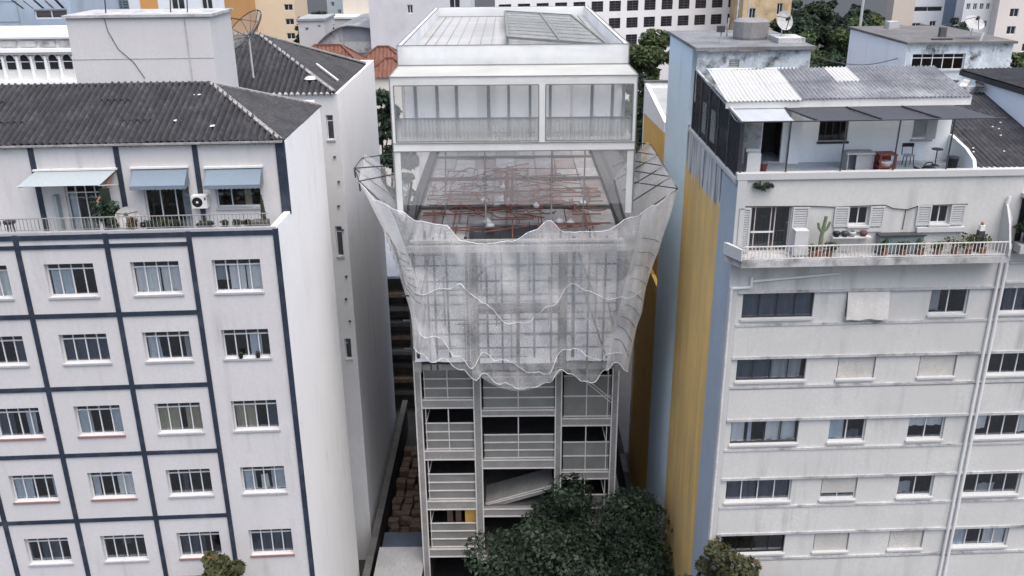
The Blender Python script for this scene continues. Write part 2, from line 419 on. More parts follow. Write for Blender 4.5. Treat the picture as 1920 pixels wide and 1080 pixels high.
def sheet_mesh(fr, a0, a1, P, lim, wave, amp, ridged=False):
    """corrugated sheet: P(a, t) -> (s,d,z) on the slope, lim(a) -> (t0,t1)"""
    n = max(2, int(round((a1-a0)/wave*8))); mb = MB(fr)
    for k in range(n+1):
        a = a0+(a1-a0)*k/n; t0, t1 = lim(a); o = amp*(2*abs(math.sin(math.pi*a/wave))-1) if ridged else amp*math.sin(2*math.pi*a/wave)
        for t in (t0, t1):
            s_, d_, z_ = P(a, t); mb.pt(s_, d_, z_+o)
        for t in (t0, t1):
            s_, d_, z_ = P(a, t); mb.pt(s_, d_, z_+o-.018)
    for k in range(n):
        i = 4*k; j = i+4
        mb.f += [(i, j, j+1, i+1), (i+3, j+3, j+2, i+2), (i, i+2, j+2, j), (i+1, j+1, j+3, i+3)]
    return mb

def leaves(name, clumps, n, size, material, parent, seed, flat=0.5):
    rng = np.random.default_rng(seed)
    C = np.array([c[:3] for c in clumps]); Rr = np.array([c[3] for c in clumps])
    idx = rng.choice(len(C), n, p=Rr**2/np.sum(Rr**2))
    dv = rng.normal(size=(n, 3)); dv /= np.linalg.norm(dv, axis=1)[:, None]
    rad = Rr[idx]*(0.55+0.5*rng.random(n)**0.6)
    cen = C[idx]+dv*rad[:, None]*np.array([1, 1, 0.72])
    nrm = dv*0.7+rng.normal(size=(n, 3))*0.55+np.array([0, 0, flat]); nrm /= np.linalg.norm(nrm, axis=1)[:, None]
    t = np.cross(nrm, rng.normal(size=(n, 3))); t /= np.linalg.norm(t, axis=1)[:, None]
    b = np.cross(nrm, t); sz = size*(0.5+1.2*rng.random(n)**1.8)[:, None]
    o3 = np.array(org(parent)); cen = cen-o3
    V = np.stack([cen-t*sz*.5, cen+b*sz*.28-nrm*sz*.05, cen+t*sz*.5-nrm*sz*.12, cen-b*sz*.28-nrm*sz*.05], 1).reshape(-1, 3)
    me = bpy.data.meshes.new(name); me.vertices.add(4*n); me.vertices.foreach_set('co', V.astype(np.float32).ravel())
    me.loops.add(4*n); me.loops.foreach_set('vertex_index', np.arange(4*n, dtype=np.int32))
    me.polygons.add(n); me.polygons.foreach_set('loop_start', np.arange(0, 4*n, 4, dtype=np.int32))
    me.polygons.foreach_set('loop_total', np.full(n, 4, dtype=np.int32))
    me.materials.append(material); me.update(calc_edges=True)
    o = bpy.data.objects.new(name, me); COL.objects.link(o); o.parent = parent; ORIGIN[o.name] = org(parent)
    return o

def tree(name, label, x, y, ztop, rx, rz, n, leaf, material, seed, group=None, zbase=-H, nclump=38, trunk=0.28, ry=None, core=True):
    rnd = random.Random(seed); ry = ry or rx
    root = thing(name, label, 'tree', (x, y, zbase+H), group)
    zc = ztop-rz; cl = []
    for k in range(nclump):
        while True:
            p = Vector((rnd.uniform(-1, 1), rnd.uniform(-1, 1), rnd.uniform(-1, 1)))
            if 0.35 < p.length < 1: break
        q = rnd.uniform(.11, .34)
        p = p*(1-q*.5)
        cl.append((x+p.x*rx, y+p.y*ry, zc+p.z*rz+H, q*min(rx, rz*1.3)))
    mb = MB(); top = (x+rnd.uniform(-.2, .2)*rx, y, zc+rz*.2)
    def limb(p, q, r0, r1, seg=4):
        P, Q = Vector(p), Vector(q); bend = Vector((rnd.uniform(-.1, .1), rnd.uniform(-.1, .1), .06))*(Q-P).length
        pr = []
        for k in range(seg+1):
            t = k/seg; pr.append((P.lerp(Q, t)+bend*math.sin(math.pi*t), r0+(r1-r0)*t))
        i = len(mb.v)
        for c, rr in pr:
            for j in range(7):
                an = 2*math.pi*j/7; mb.pt(c.x+rr*math.cos(an), c.y+rr*math.sin(an), c.z)
        for k in range(seg):
            for j in range(7): mb.f.append((i+k*7+j, i+k*7+(j+1) % 7, i+(k+1)*7+(j+1) % 7, i+(k+1)*7+j))
    fork = (x+rnd.uniform(-.1, .1)*rx, y, max(zbase+1.5, zc-rz*.75))
    limb((x, y, zbase-.1), fork, trunk*1.25, trunk*.8)
    for c in cl[::max(1, nclump//12)]: limb(fork, (c[0], c[1], c[2]-H), trunk*.55, trunk*.10)
    mb.build('trunk', M_bark, root, smooth=True)
    leaves('crown', cl, n, leaf, material, root, seed)
    return root

# ------------------------------------------------------------------ ground
structure(MB().grid(lambda u, v: (-900+1800*u, -60+1860*v, -H), 2, 2).build('ground', M_asph))
structure(MB().box(-8.2, 7.6, 28.2, 70, -H, -H+.12).build('courtyard_ground', M_alley))
pv = thing('paving', 'x', 'x', WORLD(6.2, 50, -H+.12))
for k in ('label', 'category'): del pv[k]
structure(pv)
for i in range(9):
    for j in range(1):
        y0 = 41+i*2.6
        MB().box(5.35, 6.9, y0, y0+2.57, -H+.124, -H+.18+.012*(i % 3)).build('paving_slab', M_slab, pv)

# ------------------------------------------------------------------ left apartment block
F = LF
LB = thing('apartment_building', 'white apartment block with a navy grid on its front and dark corrugated hip roof', 'building', F(-7.6, 4.5, -H))
ZB = -H
LC = [(-14.15, -12.5), (-11.21, -9.52), (-8.24, -6.54), (-5.26, -3.57), (-2.41, -0.71)]
LR = [(-11.93, -10.68), (-14.57, -13.40), (-17.62, -16.34), (-20.45, -19.25), (-23.41, -22.18), (-26.4, -25.15)]
holes = [(a0, a1, z0, z1) for (z0, z1) in LR for (a0, a1) in LC]
mb = MB(F); wall_holes(mb, -15.3, 0, ZB, -9.62, holes, 0, .24, extra_z=(-28,))
mb.quad((-15.3, 9, ZB), (-15.3, 0, ZB), (-15.3, 0, -9.62), (-15.3, 9, -9.62))
mb.build('wall', M_white, LB)
# party wall on the right side, stepping up to the set-back top floor
mb = MB(F)
mb.prism([(0.003, ZB), (9.0, ZB), (9.0, -6.93), (2.13, -6.93), (2.13, -9.56), (0.003, -9.5)], 's', -.22, 0.0)
mb.box(-15.3, -.22, 8.8, 9.0, ZB, -6.95)
mb.build('side_wall', M_side, LB)
MB(F).box(-15.28, -.23, .25, 8.7, -10.5, -10.3).build('balcony_floor', M_pale, LB)
MB(F).box(-15.3, -.02, -.03, .14, -9.62, -9.50).build('coping', M_sill, LB)
# navy bands
VX = [-14.8, -11.76, -9.0, -5.93, -3.07]
for k, x in enumerate(VX): MB(F).box(x-.085, x+.085, -.05, -.001, ZB, -9.58).build('vertical_band', M_navy, LB)
MB(F).box(-.14, .035, -.055, .06, ZB, -9.56).build('vertical_band', M_navy, LB)
for (za, zb_) in ((-9.78, -9.60), (-10.11, -9.97), (-12.74, -12.57), (-15.67, -15.50), (-18.52, -18.36), (-21.48, -21.32), (-24.45, -24.29), (-27.4, -27.25)):
    xr = -.141 if za > -9.9 else -3.156
    xs = [-15.3]+VX
    for k in range(len(xs)):
        x0 = xs[k]+(.086 if k else 0); x1 = (xs[k+1]-.086) if k+1 < len(xs) else (xr if za > -9.9 else None)
        if x1: MB(F).box(x0, x1, -.046, -.001, za, zb_).build('horizontal_band', M_navy, LB)
CU = {(0, 1): [(.0, .97, 'w')], (0, 2): [(.05, .5, 'b')], (0, 3): [(.03, .52, 'w'), (.55, .97, 'w')], (0, 4): [(.3, .62, 'w'), (.64, .98, 'w'), (0, .25, 'g', .3)],
      (1, 2): [(.03, .97, 'd')], (1, 3): [(.03, .3, 'b'), (.82, .98, 'g')], (1, 4): [(.55, .8, 'b')], (1, 1): [(0.7, .95, 'd')],
      (2, 1): [(.0, .35, 'd'), (.6, .8, 'b')], (2, 2): [(.02, .28, 'b'), (.72, .98, 'b')], (2, 3): [(.02, .46, 'o'), (.6, .98, 'o')], (2, 4): [(.02, .5, 'o'), (.75, .98, 'd')],
      (3, 1): [(.03, .42, 'b'), (.85, .98, 'b')], (3, 2): [(.02, .16, 'b'), (.58, .98, 'w')], (3, 3): [(.3, .42, 'd')], (3, 4): [(.02, .3, 'b'), (.64, .98, 'b'), (.4, .56, 'w', .02, .55)],
      (4, 1): [(.28, .75, 'd')], (4, 2): [(.4, .6, 'd', .5)], (4, 3): [(.02, .6, 'd')], (4, 4): [(.02, .98, 'd')]}
for i, (z0, z1) in enumerate(LR):
    for j, (a0, a1) in enumerate(LC):
        red = (i, j) in ((2, 2), (3, 1), (3, 2), (4, 3), (4, 4), (2, 1))
        window(F, LB, a0, a1, z0, z1, .19, 4, .24, CU.get((i, j), [(.05, .3, 'd')]), .04, seed=i*9+j, sillmat=M_sillr if red else M_sill)
# top floor, set back
D2 = 2.15
TH = [(-14.6, -13.0, -9.6, -8.6), (-8.10, -6.72, -10.3, -8.25), (-5.27, -3.62, -10.3, -8.3), (-2.66, -1.02, -9.36, -8.35)]
mb = MB(F); wall_holes(mb, -15.3, -.225, -10.3, -6.98, TH, D2, .2)
mb.quad((-15.3, 8.8, -10.3), (-15.3, D2, -10.3), (-15.3, D2, -6.98), (-15.3, 8.8, -6.98))
mb.build('wall', M_white, LB)
for x, zt in ((-12.1, -10.3), (-9.0, -10.3), (-6.0, -10.3), (-3.2, -10.3)):
    MB(F).box(x-.09, x+.09, D2-.05, D2-.001, zt, -6.99).build('vertical_band', M_navy, LB)
MB(F).box(-.30, .03, D2-.055, D2+.06, -9.66, -6.985).build('vertical_band', M_navy, LB)
MB(F).box(-15.3, .035, D2-.06, D2+.02, -6.98, -6.84).build('horizontal_band', M_navy, LB)
window(F, LB, -14.6, -13.0, -9.6, -8.6, D2+.15, 3, .2, [(.1, .5, 'b')], .04, seed=91)
window(F, LB, -8.10, -6.72, -10.3, -8.25, D2+.15, 4, .45, [(.03, .2, 'b')], None, seed=92)
window(F, LB, -5.27, -3.62, -10.3, -8.3, D2+.15, 3, None, [(.8, .97, 'g')], None, seed=93)
window(F, LB, -2.66, -1.02, -9.36, -8.35, D2+.15, 2, None, [(.6, .75, 'o')], .04, seed=94, mull=[-2.66, -2.12, -1.02])
MB(F).box(-8.42, -8.3, D2-.3, D2-.02, -10.28, -8.7).build('pale_post', M_awl, LB)
# balcony rail
mb = MB(F); mb.box(-15.2, -.25, .03, .06, -9.03, -9.0).box(-15.2, -.25, .035, .055, -9.44, -9.42); mb.build('rail', M_rail2, LB)
for k in range(115):
    x = -15.15+k*.13
    if x < -10.6: continue
    MB(F).box(x-.008, x+.008, .037, .053, -9.42, -9.03).build('baluster', M_rail2 if k % 9 else M_iron, LB)
# awnings
def awning(x0, x1, ztop, zfront, depth, material, side=True, lip=.16, skew=0.0):
    mb = MB(F); n = 24
    mb.grid(lambda u, v: (x0+(x1-x0)*u-skew*v, D2-.05-depth*v, ztop+(zfront-ztop)*v-.03*math.sin(math.pi*v)*(1 if side else 0)), n, 5)
    if side:
        for x in (x0, x1): mb.f.append(tuple(mb.pt(*p) for p in ((x, D2-.05, ztop), (x-skew, D2-.05-depth, zfront), (x-skew, D2-.05-depth, zfront-lip), (x, D2-.05, zfront-lip*.6))))
        w0 = .155
        nn = int((x1-x0)/w0)*4
        mb.grid(lambda u, v: (x0+(x1-x0)*u-skew, D2-.052-depth, zfront-(lip-.03*abs(math.sin(u*nn/4*math.pi)))*v), nn, 1)
    a = mb.build('awning', material, LB, smooth=False)
    MB(F).box(x0-.08, x1+.04, D2-.12, D2-.004, ztop+.005, ztop+.07).build('awning_rail', M_fascia, a)
    for x in (x0+.03, x1-.03): MB(F).bar((x, D2-.05, ztop-.55), (x-skew, D2-.05-depth, zfront-.01), .03).build('awning_arm', M_railw, a)
awning(-8.95, -6.08, -7.83, -8.16, .95, M_awl, side=False, skew=.28)
awning(-5.5, -3.54, -7.82, -8.33, .55, M_awb)
awning(-2.87, -.86, -7.86, -8.36, .55, M_awb)
MB(F).bar((-6.2, D2-.1, -7.9), (-6.5, D2-1.0, -8.75), .07).build('awning_strut', M_terra, LB)
MB(F).bar((-6.52, D2-1.0, -8.75), (-6.52, D2-1.0, -10.28), .1).build('white_post', M_fascia, LB)
MB(F).box(-6.45, -6.1, D2-.9, D2-.85, -10.28, -8.3).build('green_lattice', mat('dark_green_lattice', (0.02, 0.035, 0.022), var=.3), LB)
# roof: corrugated sheets in three courses, hips and ridge
EZ, RZ, E0, RD, E1 = -6.90, -5.36, 2.0, 5.7, 9.4
SL = (RZ-EZ)/(RD-E0)
Pf = lambda a, t: (a, E0+(RD-E0)*t, EZ+(RZ-EZ)*t)
def lim_c(c, t0, t1):
    def f(a):
        tm = min(1, max(0, -a)/3.45, max(0, a+15.35)/3.45); return (min(t0, tm), min(t1, tm))
    return f
cw = 1.15
for c, (t0, t1) in enumerate(((0, .36), (.34, .70), (.68, 1.0))):
    x = -15.35; k = 0
    while x < -.01:
        x1 = min(x+cw, 0.0); lf = lim_c(c, t0, t1)
        if lf(x)[1]-lf(x)[0] > .01 or lf(x1)[1]-lf(x1)[0] > .01:
            jz = .012*((k*7+c*3) % 4)+.022*c
            sheet_mesh(F, x, x1, lambda a, t: (a, E0+(RD-E0)*t, EZ+(RZ-EZ)*t+jz), lf, .2453, .10, True).build('roof_sheet', M_tile, LB)
        x = x1; k += 1
for c, (t0, t1) in enumerate(((0, .36), (.34, .70), (.68, 1.0))):
    y = E0; k = 0
    while y < E1-.01:
        y1 = min(y+cw, E1)
        def lf(a, t0=t0, t1=t1):
            tm = min(1, (a-E0)/3.7, (E1-a)/3.7); return (min(t0, max(0, tm)), min(t1, max(0, tm)))
        jz = .02*c+.01*(k % 3)
        mbs = sheet_mesh(F, y, y1, lambda a, t: (-3.45*t, a, EZ+(RZ-EZ)*t+jz), lf, .23, .03)
        mbs.build('roof_sheet', M_tile2, LB); y = y1; k += 1
mb = MB(F)   # back slope
mb.quad((-15.3, E1, EZ), (0, E1, EZ), (-3.45, RD, RZ-.05), (-11.9, RD, RZ-.05)); mb.build('roof_slope', M_tile2, LB)
for p, q in (((-3.45, RD, RZ+.05), (-.06, E0+.05, EZ+.06)), ((-3.45, RD, RZ+.05), (-.1, E1-.1, EZ+.06)), ((-3.45, RD, RZ+.05), (-11.9, RD, RZ+.05)), ((-11.9, RD, RZ+.05), (-15.3, E0+.05, EZ+.06))):
    n = 14
    for k in range(n):
        a = Vector(p).lerp(Vector(q), k/n); b = Vector(p).lerp(Vector(q), (k+.93)/n)
        MB(F).bar(a, b, .20, .13, n=6).build('ridge_tile', M_tile2 if p[0] != q[0] and q[0] < -5 else M_ridge, LB)
MB(F).box(-15.3, .0, E0-.08, E0-.02, -6.93, -6.86).build('gutter', M_ridge, LB)
MB(F).box(-6, -.25, 9.02, 9.2, -6.94, -6.62).build('back_parapet', M_side, LB)
for x, t in ((-14.1, .30), (-4.1, .36), (-2.75, .26), (-3.8, .8)):   # mortar patches
    s_, d_, z_ = Pf(x, t)
    rn = random.Random(int(x*10)); mb = MB(F)
    mb.lathe((s_, d_, z_+.03), [(.0, .0), (.15, .0), (.13, .02), (.03, .035)], 7); mb.build('mortar_patch', M_fascia, LB)
# water-tank tower on the roof
TW = thing('roof_tower', 'plain white rendered box tower with a thin flat slab, behind the left roof ridge', 'tower', WORLD(-15.3, 40.5, -7.0))
fT = Frame(-12.42, 39.0, 2.2)
mb = MB(fT); mb.box(-5.85, 0, 0, 3.0, -9.0, -3.04); mb.build('wall', mat('tower_render', (0.56, 0.55, 0.55), var=.05, streak=.9, stain=(.42, .42, .42), streak_scale=1.0), TW)
MB(fT).box(-5.95, .12, -.1, 3.1, -3.04, -2.93).build('roof_slab', M_rledge, TW)
MB(fT).path([(-4.3, -.02, -2.95), (-4.2, -.02, -3.6), (-3.9, -.02, -4.3), (-3.35, -.02, -4.85), (-3.0, -.02, -5.5)], .025).build('cable', M_iron, TW)
MB(fT).box(-1.05, -1.0, -.03, -.002, -6, -3.05).build('drain_pipe', M_rledge, TW)
MB(fT).box(-5.84, -.01, -.012, -.002, -4.72, -4.69).build('joint', M_sill, TW)
for x in (-1.9, -1.2, -4.6): MB(fT).bar((x, 1, -2.93), (x+.05, 1, -2.4), .04).build('antenna_rod', M_iron, TW)

# ------------------------------------------------------------------ rear left block
F2 = Frame(-8.27, 43.65, 1.5)
L2 = thing('apartment_building', 'white rear block with black corrugated hip roof, behind the navy-grid block', 'building', F2(-4, 5, -H))
h2 = [(-.62, -.28, -9.2, -8.0), (-.62, -.28, -15.2, -13.6), (-.62, -.28, -21, -19.8)]
mb = MB(F2); wall_holes(mb, -12, 0, ZB, -7.0, h2, 0, .2); mb.build('wall', mat('grey_lightwell_render', (.60, .60, .60), var=.06, streak=.6, stain=(.35, .35, .35)), L2)
MB(F2).prism([(0.003, ZB), (12.6, ZB), (12.6, -7.0), (10.2, -7.0), (0.003, -7.0)], 's', -.2, 0.002).build('side_wall', M_side, L2)
MB(F2).box(-12, -.2, 12.4, 12.6, ZB, -7.0).build('back_wall', M_side, L2)
for k, h in enumerate(h2): window(F2, L2, *h, .15, 1, .3, [], .02, seed=200+k, sillmat=M_sill)
for k in range(9):
    zz = -10-k*1.25; MB(F2).box(-.4+.1*(k % 2), -.28+.1*(k % 2), -.12, -.003, zz-.06, zz).build('vent_bracket', M_iron, L2)
EZ2, RZ2, e0, rd, e1 = -6.95, -4.72, -.2, 4.9, 10.1
for c, (t0, t1) in enumerate(((0, .36), (.34, .70), (.68, 1.0))):
    x = -12.0; k = 0
    while x < -.01:
        x1 = min(x+cw, 0)
        def lf(a, t0=t0, t1=t1):
            tm = min(1, max(0, -a)/4.6); return (min(t0, tm), min(t1, tm))
        jz = .02*c+.012*(k % 3)
        if lf(x)[1] > lf(x)[0]+.01: sheet_mesh(F2, x, x1, lambda a, t: (a, e0+(rd-e0)*t, EZ2+(RZ2-EZ2)*t+jz), lf, .28, .10, True).build('roof_sheet', M_tile, L2)
        x = x1; k += 1
    y = e0
    while y < e1-.01:
        y1 = min(y+cw, e1)
        def lf(a, t0=t0, t1=t1):
            tm = min(1, (a-e0)/5.1, (e1-a)/5.2); return (min(t0, max(0, tm)), min(t1, max(0, tm)))
        sheet_mesh(F2, y, y1, lambda a, t: (-4.6*t-.12, a, EZ2+(RZ2-EZ2)*t+.02*c), lf, .26, .022).build('roof_sheet', M_tile2, L2); y = y1
MB(F2).quad((-12, e1, EZ2), (0, e1, EZ2), (-4.6, rd, RZ2-.05), (-12, rd, RZ2-.05)).build('roof_slope', M_tile2, L2)
for p, q in (((-4.7, rd, RZ2+.06), (-.1, e0+.1, EZ2+.08)), ((-4.7, rd, RZ2+.06), (-.1, e1-.1, EZ2+.1)), ((-4.7, rd, RZ2+.06), (-12, rd, RZ2+.06))):
    for k in range(14):
        a = Vector(p).lerp(Vector(q), k/14); b = Vector(p).lerp(Vector(q), (k+.93)/14)
        MB(F2).bar(a, b, .22, .14, n=6).build('ridge_tile', M_ridge, L2)
MB(F2).lathe((-1.4, .95, -6.42), [(0, 0), (.3, 0), (.22, .1), (.05, .14)], 9).build('mortar_patch', M_fascia, L2)
MB(F2).bar((-1.6, 3.6, -6.05), (-.35, 2.4, -6.72), .08).build('white_flashing', M_fascia, L2)
MB(F2).box(-6.6, -5.9, .4, 1.2, -7, -5.6).build('chimney', M_cream, L2)
# mesh dish antenna
def dish(name, label, c, r, axis, material, ribs=True, mast=1.0, fr=WORLD, group=None):
    t = thing(name, label, 'antenna', fr(c[0], c[1], c[2]-mast), group)
    ax = Vector(axis).normalized(); u = ax.cross(Vector((0, 0, 1))).normalized(); v = u.cross(ax)
    C = Vector(c); dp = r*.32
    mb = MB(fr)
    def P(a, q): return tuple(C+(u*math.cos(a)+v*math.sin(a))*r*q+ax*dp*q*q)
    mb.grid(lambda A, B: P(A*2*math.pi, .04+.96*B), 28, 6); mb.build('reflector', material, t, smooth=True)
    if ribs:
        mb = MB(fr)
        for k in range(12): mb.path([P(k*math.pi/6, .05+.19*j) for j in range(6)], .025, n=4)
        mb.path([P(k*math.pi/14, 1.0) for k in range(29)], .035, n=4); mb.build('rib_frame', M_iron, t)
    MB(fr).bar(tuple(C), (c[0], c[1]+.05, c[2]-mast), .09 if r > .8 else .05, n=6).build('mast', M_railw, t)
    f = C+ax*r*1.05
    mb = MB(fr)
    for k in range(3): mb.bar(P(k*2.09+.5, .95), tuple(f), .025)
    mb.build('feed_strut', M_iron, t)
    MB(fr).bar(tuple(f), tuple(f-ax*.18), .14, n=8).build('feed_horn', M_black, t)
    return t
M_mesh = veil('grey_wire_mesh', (.42, .41, .38), .38, .05, 2)
dish('dish_antenna', 'big see-through wire mesh dish on the rear black roof beside the white box tower', (-12.05, 43.2, -4.25), 1.2, (-.55, -.45, .70), M_mesh, mast=1.9)

# ------------------------------------------------------------------ right apartment block
F = RF
RB = thing('apartment_building', 'grey-white apartment block with balcony, roof terrace and blue and ochre side wall', 'building', F(8, 8, -H))
RC = [(.53, 3.12), (4.30, 5.72), (7.37, 8.77), (10.0, 12.25), (13.6, 15.2)]
RR = [(-12.98, -12.0), (-15.5, -14.6), (-18.2, -17.2), (-20.8, -19.8), (-23.28, -22.37), (-25.9, -25.0)]
UH = [(.55, 1.95, -10.45, -8.80), (3.98, 4.68, -9.52, -8.86), (6.85, 7.52, -9.52, -8.84)]
holes = [(a0, a1, z0, z1) for (z0, z1) in RR for (a0, a1) in RC]+UH
mb = MB(F); wall_holes(mb, 0.0, 16.5, ZB, -7.82, holes, 0, .2, extra_z=(-28,)); mb.build('wall', M_rwall, RB)
# party wall facing the alley, painted in vertical bands
XW = 7.73
mb = MB(); mb.box(XW, XW+.2, 30.05, 32.35, ZB, -8.1); mb.build('party_wall', M_greyblue, RB, label='grey-blue front strip of the side wall')
def ragged(y0, y1, zb, tops, x0, x1):
    m_ = MB(); n = len(tops)-1
    poly = [(y0, zb), (y1, zb)]+[(y1-(y1-y0)*k/n, tops[n-k]) for k in range(n+1)]
    m_.prism(poly, 's', x0, x1); return m_
def peeled(name):
    mt, n, l, b, o = _nodes(name); g = n.new('ShaderNodeNewGeometry'); pos = g.outputs['Position']
    och = _mix(n, l, _ramp(n, l, _noise(n, l, _mapv(n, l, pos, (1.6, 1.6, .14)), 1, 4, .65), .45, .8), (.78, .52, .19), (.36, .26, .14))
    och = _mix(n, l, _ramp(n, l, _noise(n, l, pos, .35, 4), .35, .7), och, (.58, .41, .18))
    pl = _mix(n, l, _ramp(n, l, _noise(n, l, _mapv(n, l, pos, (3.0, 3.0, .22)), 1, 5, .7), .38, .66), (.62, .64, .66), (.07, .07, .07))
    sx = n.new('ShaderNodeSeparateXYZ'); l.new(pos, sx.inputs[0])
    nz = _noise(n, l, _mapv(n, l, pos, (1.3, 1.3, .45)), 1, 6, .65)
    ma = n.new('ShaderNodeMath'); ma.operation = 'MULTIPLY_ADD'; l.new(nz, ma.inputs[0]); ma.inputs[1].default_value = 3.0; l.new(sx.outputs[2], ma.inputs[2])
    c = _mix(n, l, _ramp(n, l, ma.outputs[0], H-8.15, H-8.0), och, pl)
    l.new(c, b.inputs['Base Color']); b.inputs['Roughness'].default_value = .85; b.inputs['Specular IOR Level'].default_value = .25
    _bump(n, l, b, _noise(n, l, pos, 6, 4), .25, .02); return mt
MB().prism([(32.35, ZB), (39.3, ZB), (39.3, -7.75), (32.35, -8.1)], 's', XW, XW+.2).build('party_wall', peeled('peeling_ochre_plaster'), RB, label='ochre band of the side wall, peeling to streaked grey plaster at its top')
MB().box(XW, XW+.2, 39.3, 45.0, ZB, -4.42).build('party_wall', M_blue, RB, label='tall pale blue band of the side wall')
MB().box(XW+.1, XW+.3, 45.0, 52.5, ZB, -17.8).build('party_wall', M_yel, RB, label='rear ochre band of the side wall')
MB(F).box(16.3, 16.5, .01, 16, ZB, -7.85).build('far_wall', M_rwall, RB)
MB(F).box(.21, 16.3, .21, 14.5, -8.06, -7.86).build('terrace_floor', M_tfloor, RB)
MB(F).box(-.06, 16.5, -.08, .20, -7.82, -7.60).build('coping', M_rcol, RB)
# corner pilaster and pipes
MB(F).box(-.02, .30, -.07, -.001, ZB, -10.75).build('corner_pilaster', M_rcol, RB)
MB(F).box(-.02, .30, -.07, -.001, -10.2, -7.83).build('corner_pilaster', M_rcol, RB)
MB(F).bar((.05, -.13, -28), (.05, -.13, -11.7), .09, n=8).build('drain_pipe', M_railw, RB)
for x in (9.66, 9.88): MB(F).bar((x, -.10, ZB), (x, -.10, -10.3), .12, n=8).build('drain_pipe', M_wp, RB)
MB(F).path([(9.5, -.1, -8.55), (9.45, -.12, -8.9), (9.68, -.12, -9.4), (9.72, -.12, -10.3)], .12, n=8).build('drain_pipe', M_wp, RB)
mb = MB(F); mb.path([(.02, -.1, -11.75), (.75, -.1, -11.72)], .11, n=8).path([(.75, -.1, -11.75), (.75, -.1, -11.3)], .11, n=8).path([(.78, -.1, -11.5), (3.9, -.1, -11.27)], .09, n=8); mb.build('waste_pipe', M_wp, RB)
# string courses
for (z0, z1) in RR:
    MB(F).box(.31, 16.5, -.10, -.001, z1+.03, z1+.13).build('ledge', M_rledge, RB)
    MB(F).box(.31, 16.5, -.08, -.001, z0-.28, z0-.19).build('ledge', M_rledge, RB)
    MB(F).box(.31, 16.5, -.05, -.001, z1+.13, z1+1.35).build('spandrel', M_rwall, RB)
RCU = {(0, 0): ([(.0, 1, 'd')], None, M_iron), (0, 1): ([], 1.0, None), (0, 2): ([(.0, .3, 'g', .1)], None, None), (0, 3): ([(.1, .4, 'd')], None, None),
       (1, 0): ([(.02, .5, 'd'), (.52, .95, 'g')], None, M_iron), (1, 1): ([], 1.0, None), (1, 2): ([], 1.0, None), (1, 3): ([], None, None),
       (2, 0): ([(.02, .22, 'w'), (.26, .33, 'b'), (.54, .74, 'w'), (.76, .98, 'w')], None, M_iron), (2, 1): ([(.05, .45, 'b', .05, .9), (.5, .9, 'd', 0, .4)], None, None), (2, 2): ([(.02, .98, 'w', .5, .97)], None, None), (2, 3): ([(.0, .22, 'w', .3), (.8, 1, 'w', .1)], None, None),
       (3, 0): ([(.05, .48, 'd'), (.5, .97, 'd')], None, None), (3, 1): ([], .72, None), (3, 2): ([(.02, .4, 'g', .1, .6)], None, None), (3, 3): ([(.3, .6, 'g', 0, .4)], None, None),
       (4, 0): ([], None, M_black), (4, 1): ([], 1.0, None), (4, 2): ([], 1.0, None), (4, 3): ([(.0, .3, 'b'), (.6, .98, 'w')], None, None)}
for i, (z0, z1) in enumerate(RR):
    for j, (a0, a1) in enumerate(RC):
        cu, bl, fm = RCU.get((i, j), ([(.1, .4, 'w')], None, None))
        window(F, RB, a0, a1, z0, z1, .13, 4 if j in (0, 3) else 2, None, cu, .02, frame_mat=fm, seed=300+i*9+j, blind=bl, sillmat=M_rcol, fw_=.045)
# cloth blind that hangs out of the second window of the first row
MB(F).grid(lambda u, v: (4.30+1.52*u, -.05-.05*math.sin(v*3)-.17*v**1.5*(.9+.1*math.sin(9*u)), -11.98-1.05*v+.02*math.sin(14*u)), 20, 8).build('hanging_blind', mat('off_white_canvas', (.58, .56, .53), var=.12, streak=.8, stain=(.36, .35, .33)), RB, smooth=True)
# upper flat behind the balcony
window(F, RB, .55, 1.95, -10.45, -8.80, .12, 3, None, [], None, frame_mat=mat('pale_pink_frame', (.45, .40, .38)), seed=401, mull=[.55, .72, 1.28, 1.42, 1.95])
MB(F).box(.6, 1.40, .06, .10, -9.75, -9.70).build('door_rail', M_frame, RB)
for (a0, a1) in ((3.98, 4.68), (6.85, 7.52)): window(F, RB, a0, a1, -9.52, -8.85, .12, 2, None, [], .03, seed=403+int(a0), sillmat=M_rcol, fw_=.05)
def shutter(a0, a1, z0, z1):
    mb = MB(F); mb.box(a0, a0+.05, -.07, -.02, z0, z1).box(a1-.05, a1, -.07, -.02, z0, z1).box(a0+.05, a1-.05, -.07, -.02, z0, z0+.05).box(a0+.05, a1-.05, -.07, -.02, z1-.05, z1)
    s_ = mb.build('shutter', M_rcol, RB)
    n = int((z1-z0)/.09)
    for k in range(n):
        zz = z0+.06+(z1-z0-.12)*k/n; MB(F).box(a0+.051, a1-.051, -.055, -.03, zz, zz+.06).build('slat', M_rcol, s_)
shutter(.08, .52, -10.4, -8.82); shutter(1.99, 2.55, -10.4, -8.82)
for a in (3.45, 4.70, 6.35, 7.54): shutter(a, a+.5, -9.55, -8.84)
MB(F).box(3.5, 5.2, -.06, -.002, -9.75, -9.62).build('ledge', M_rcol, RB); MB(F).box(6.4, 8.1, -.16, -.002, -9.78, -9.62).build('ledge', M_rcol, RB)
MB(F).box(2.03, 2.5, -.45, -.08, -10.44, -9.55).build('balcony_cupboard', M_rcol, RB)
mb = MB(F); mb.path([(.1, -.03, -8.76), (2.6, -.03, -8.79), (3.4, -.03, -8.84), (5.2, -.03, -8.8), (5.5, -.03, -8.93), (6.0, -.03, -8.98), (6.4, -.03, -8.85), (8.1, -.03, -8.82)], .025, n=4).path([(5.95, -.03, -8.98), (5.93, -.03, -9.7)], .02, n=4); mb.build('cable', M_iron, RB)
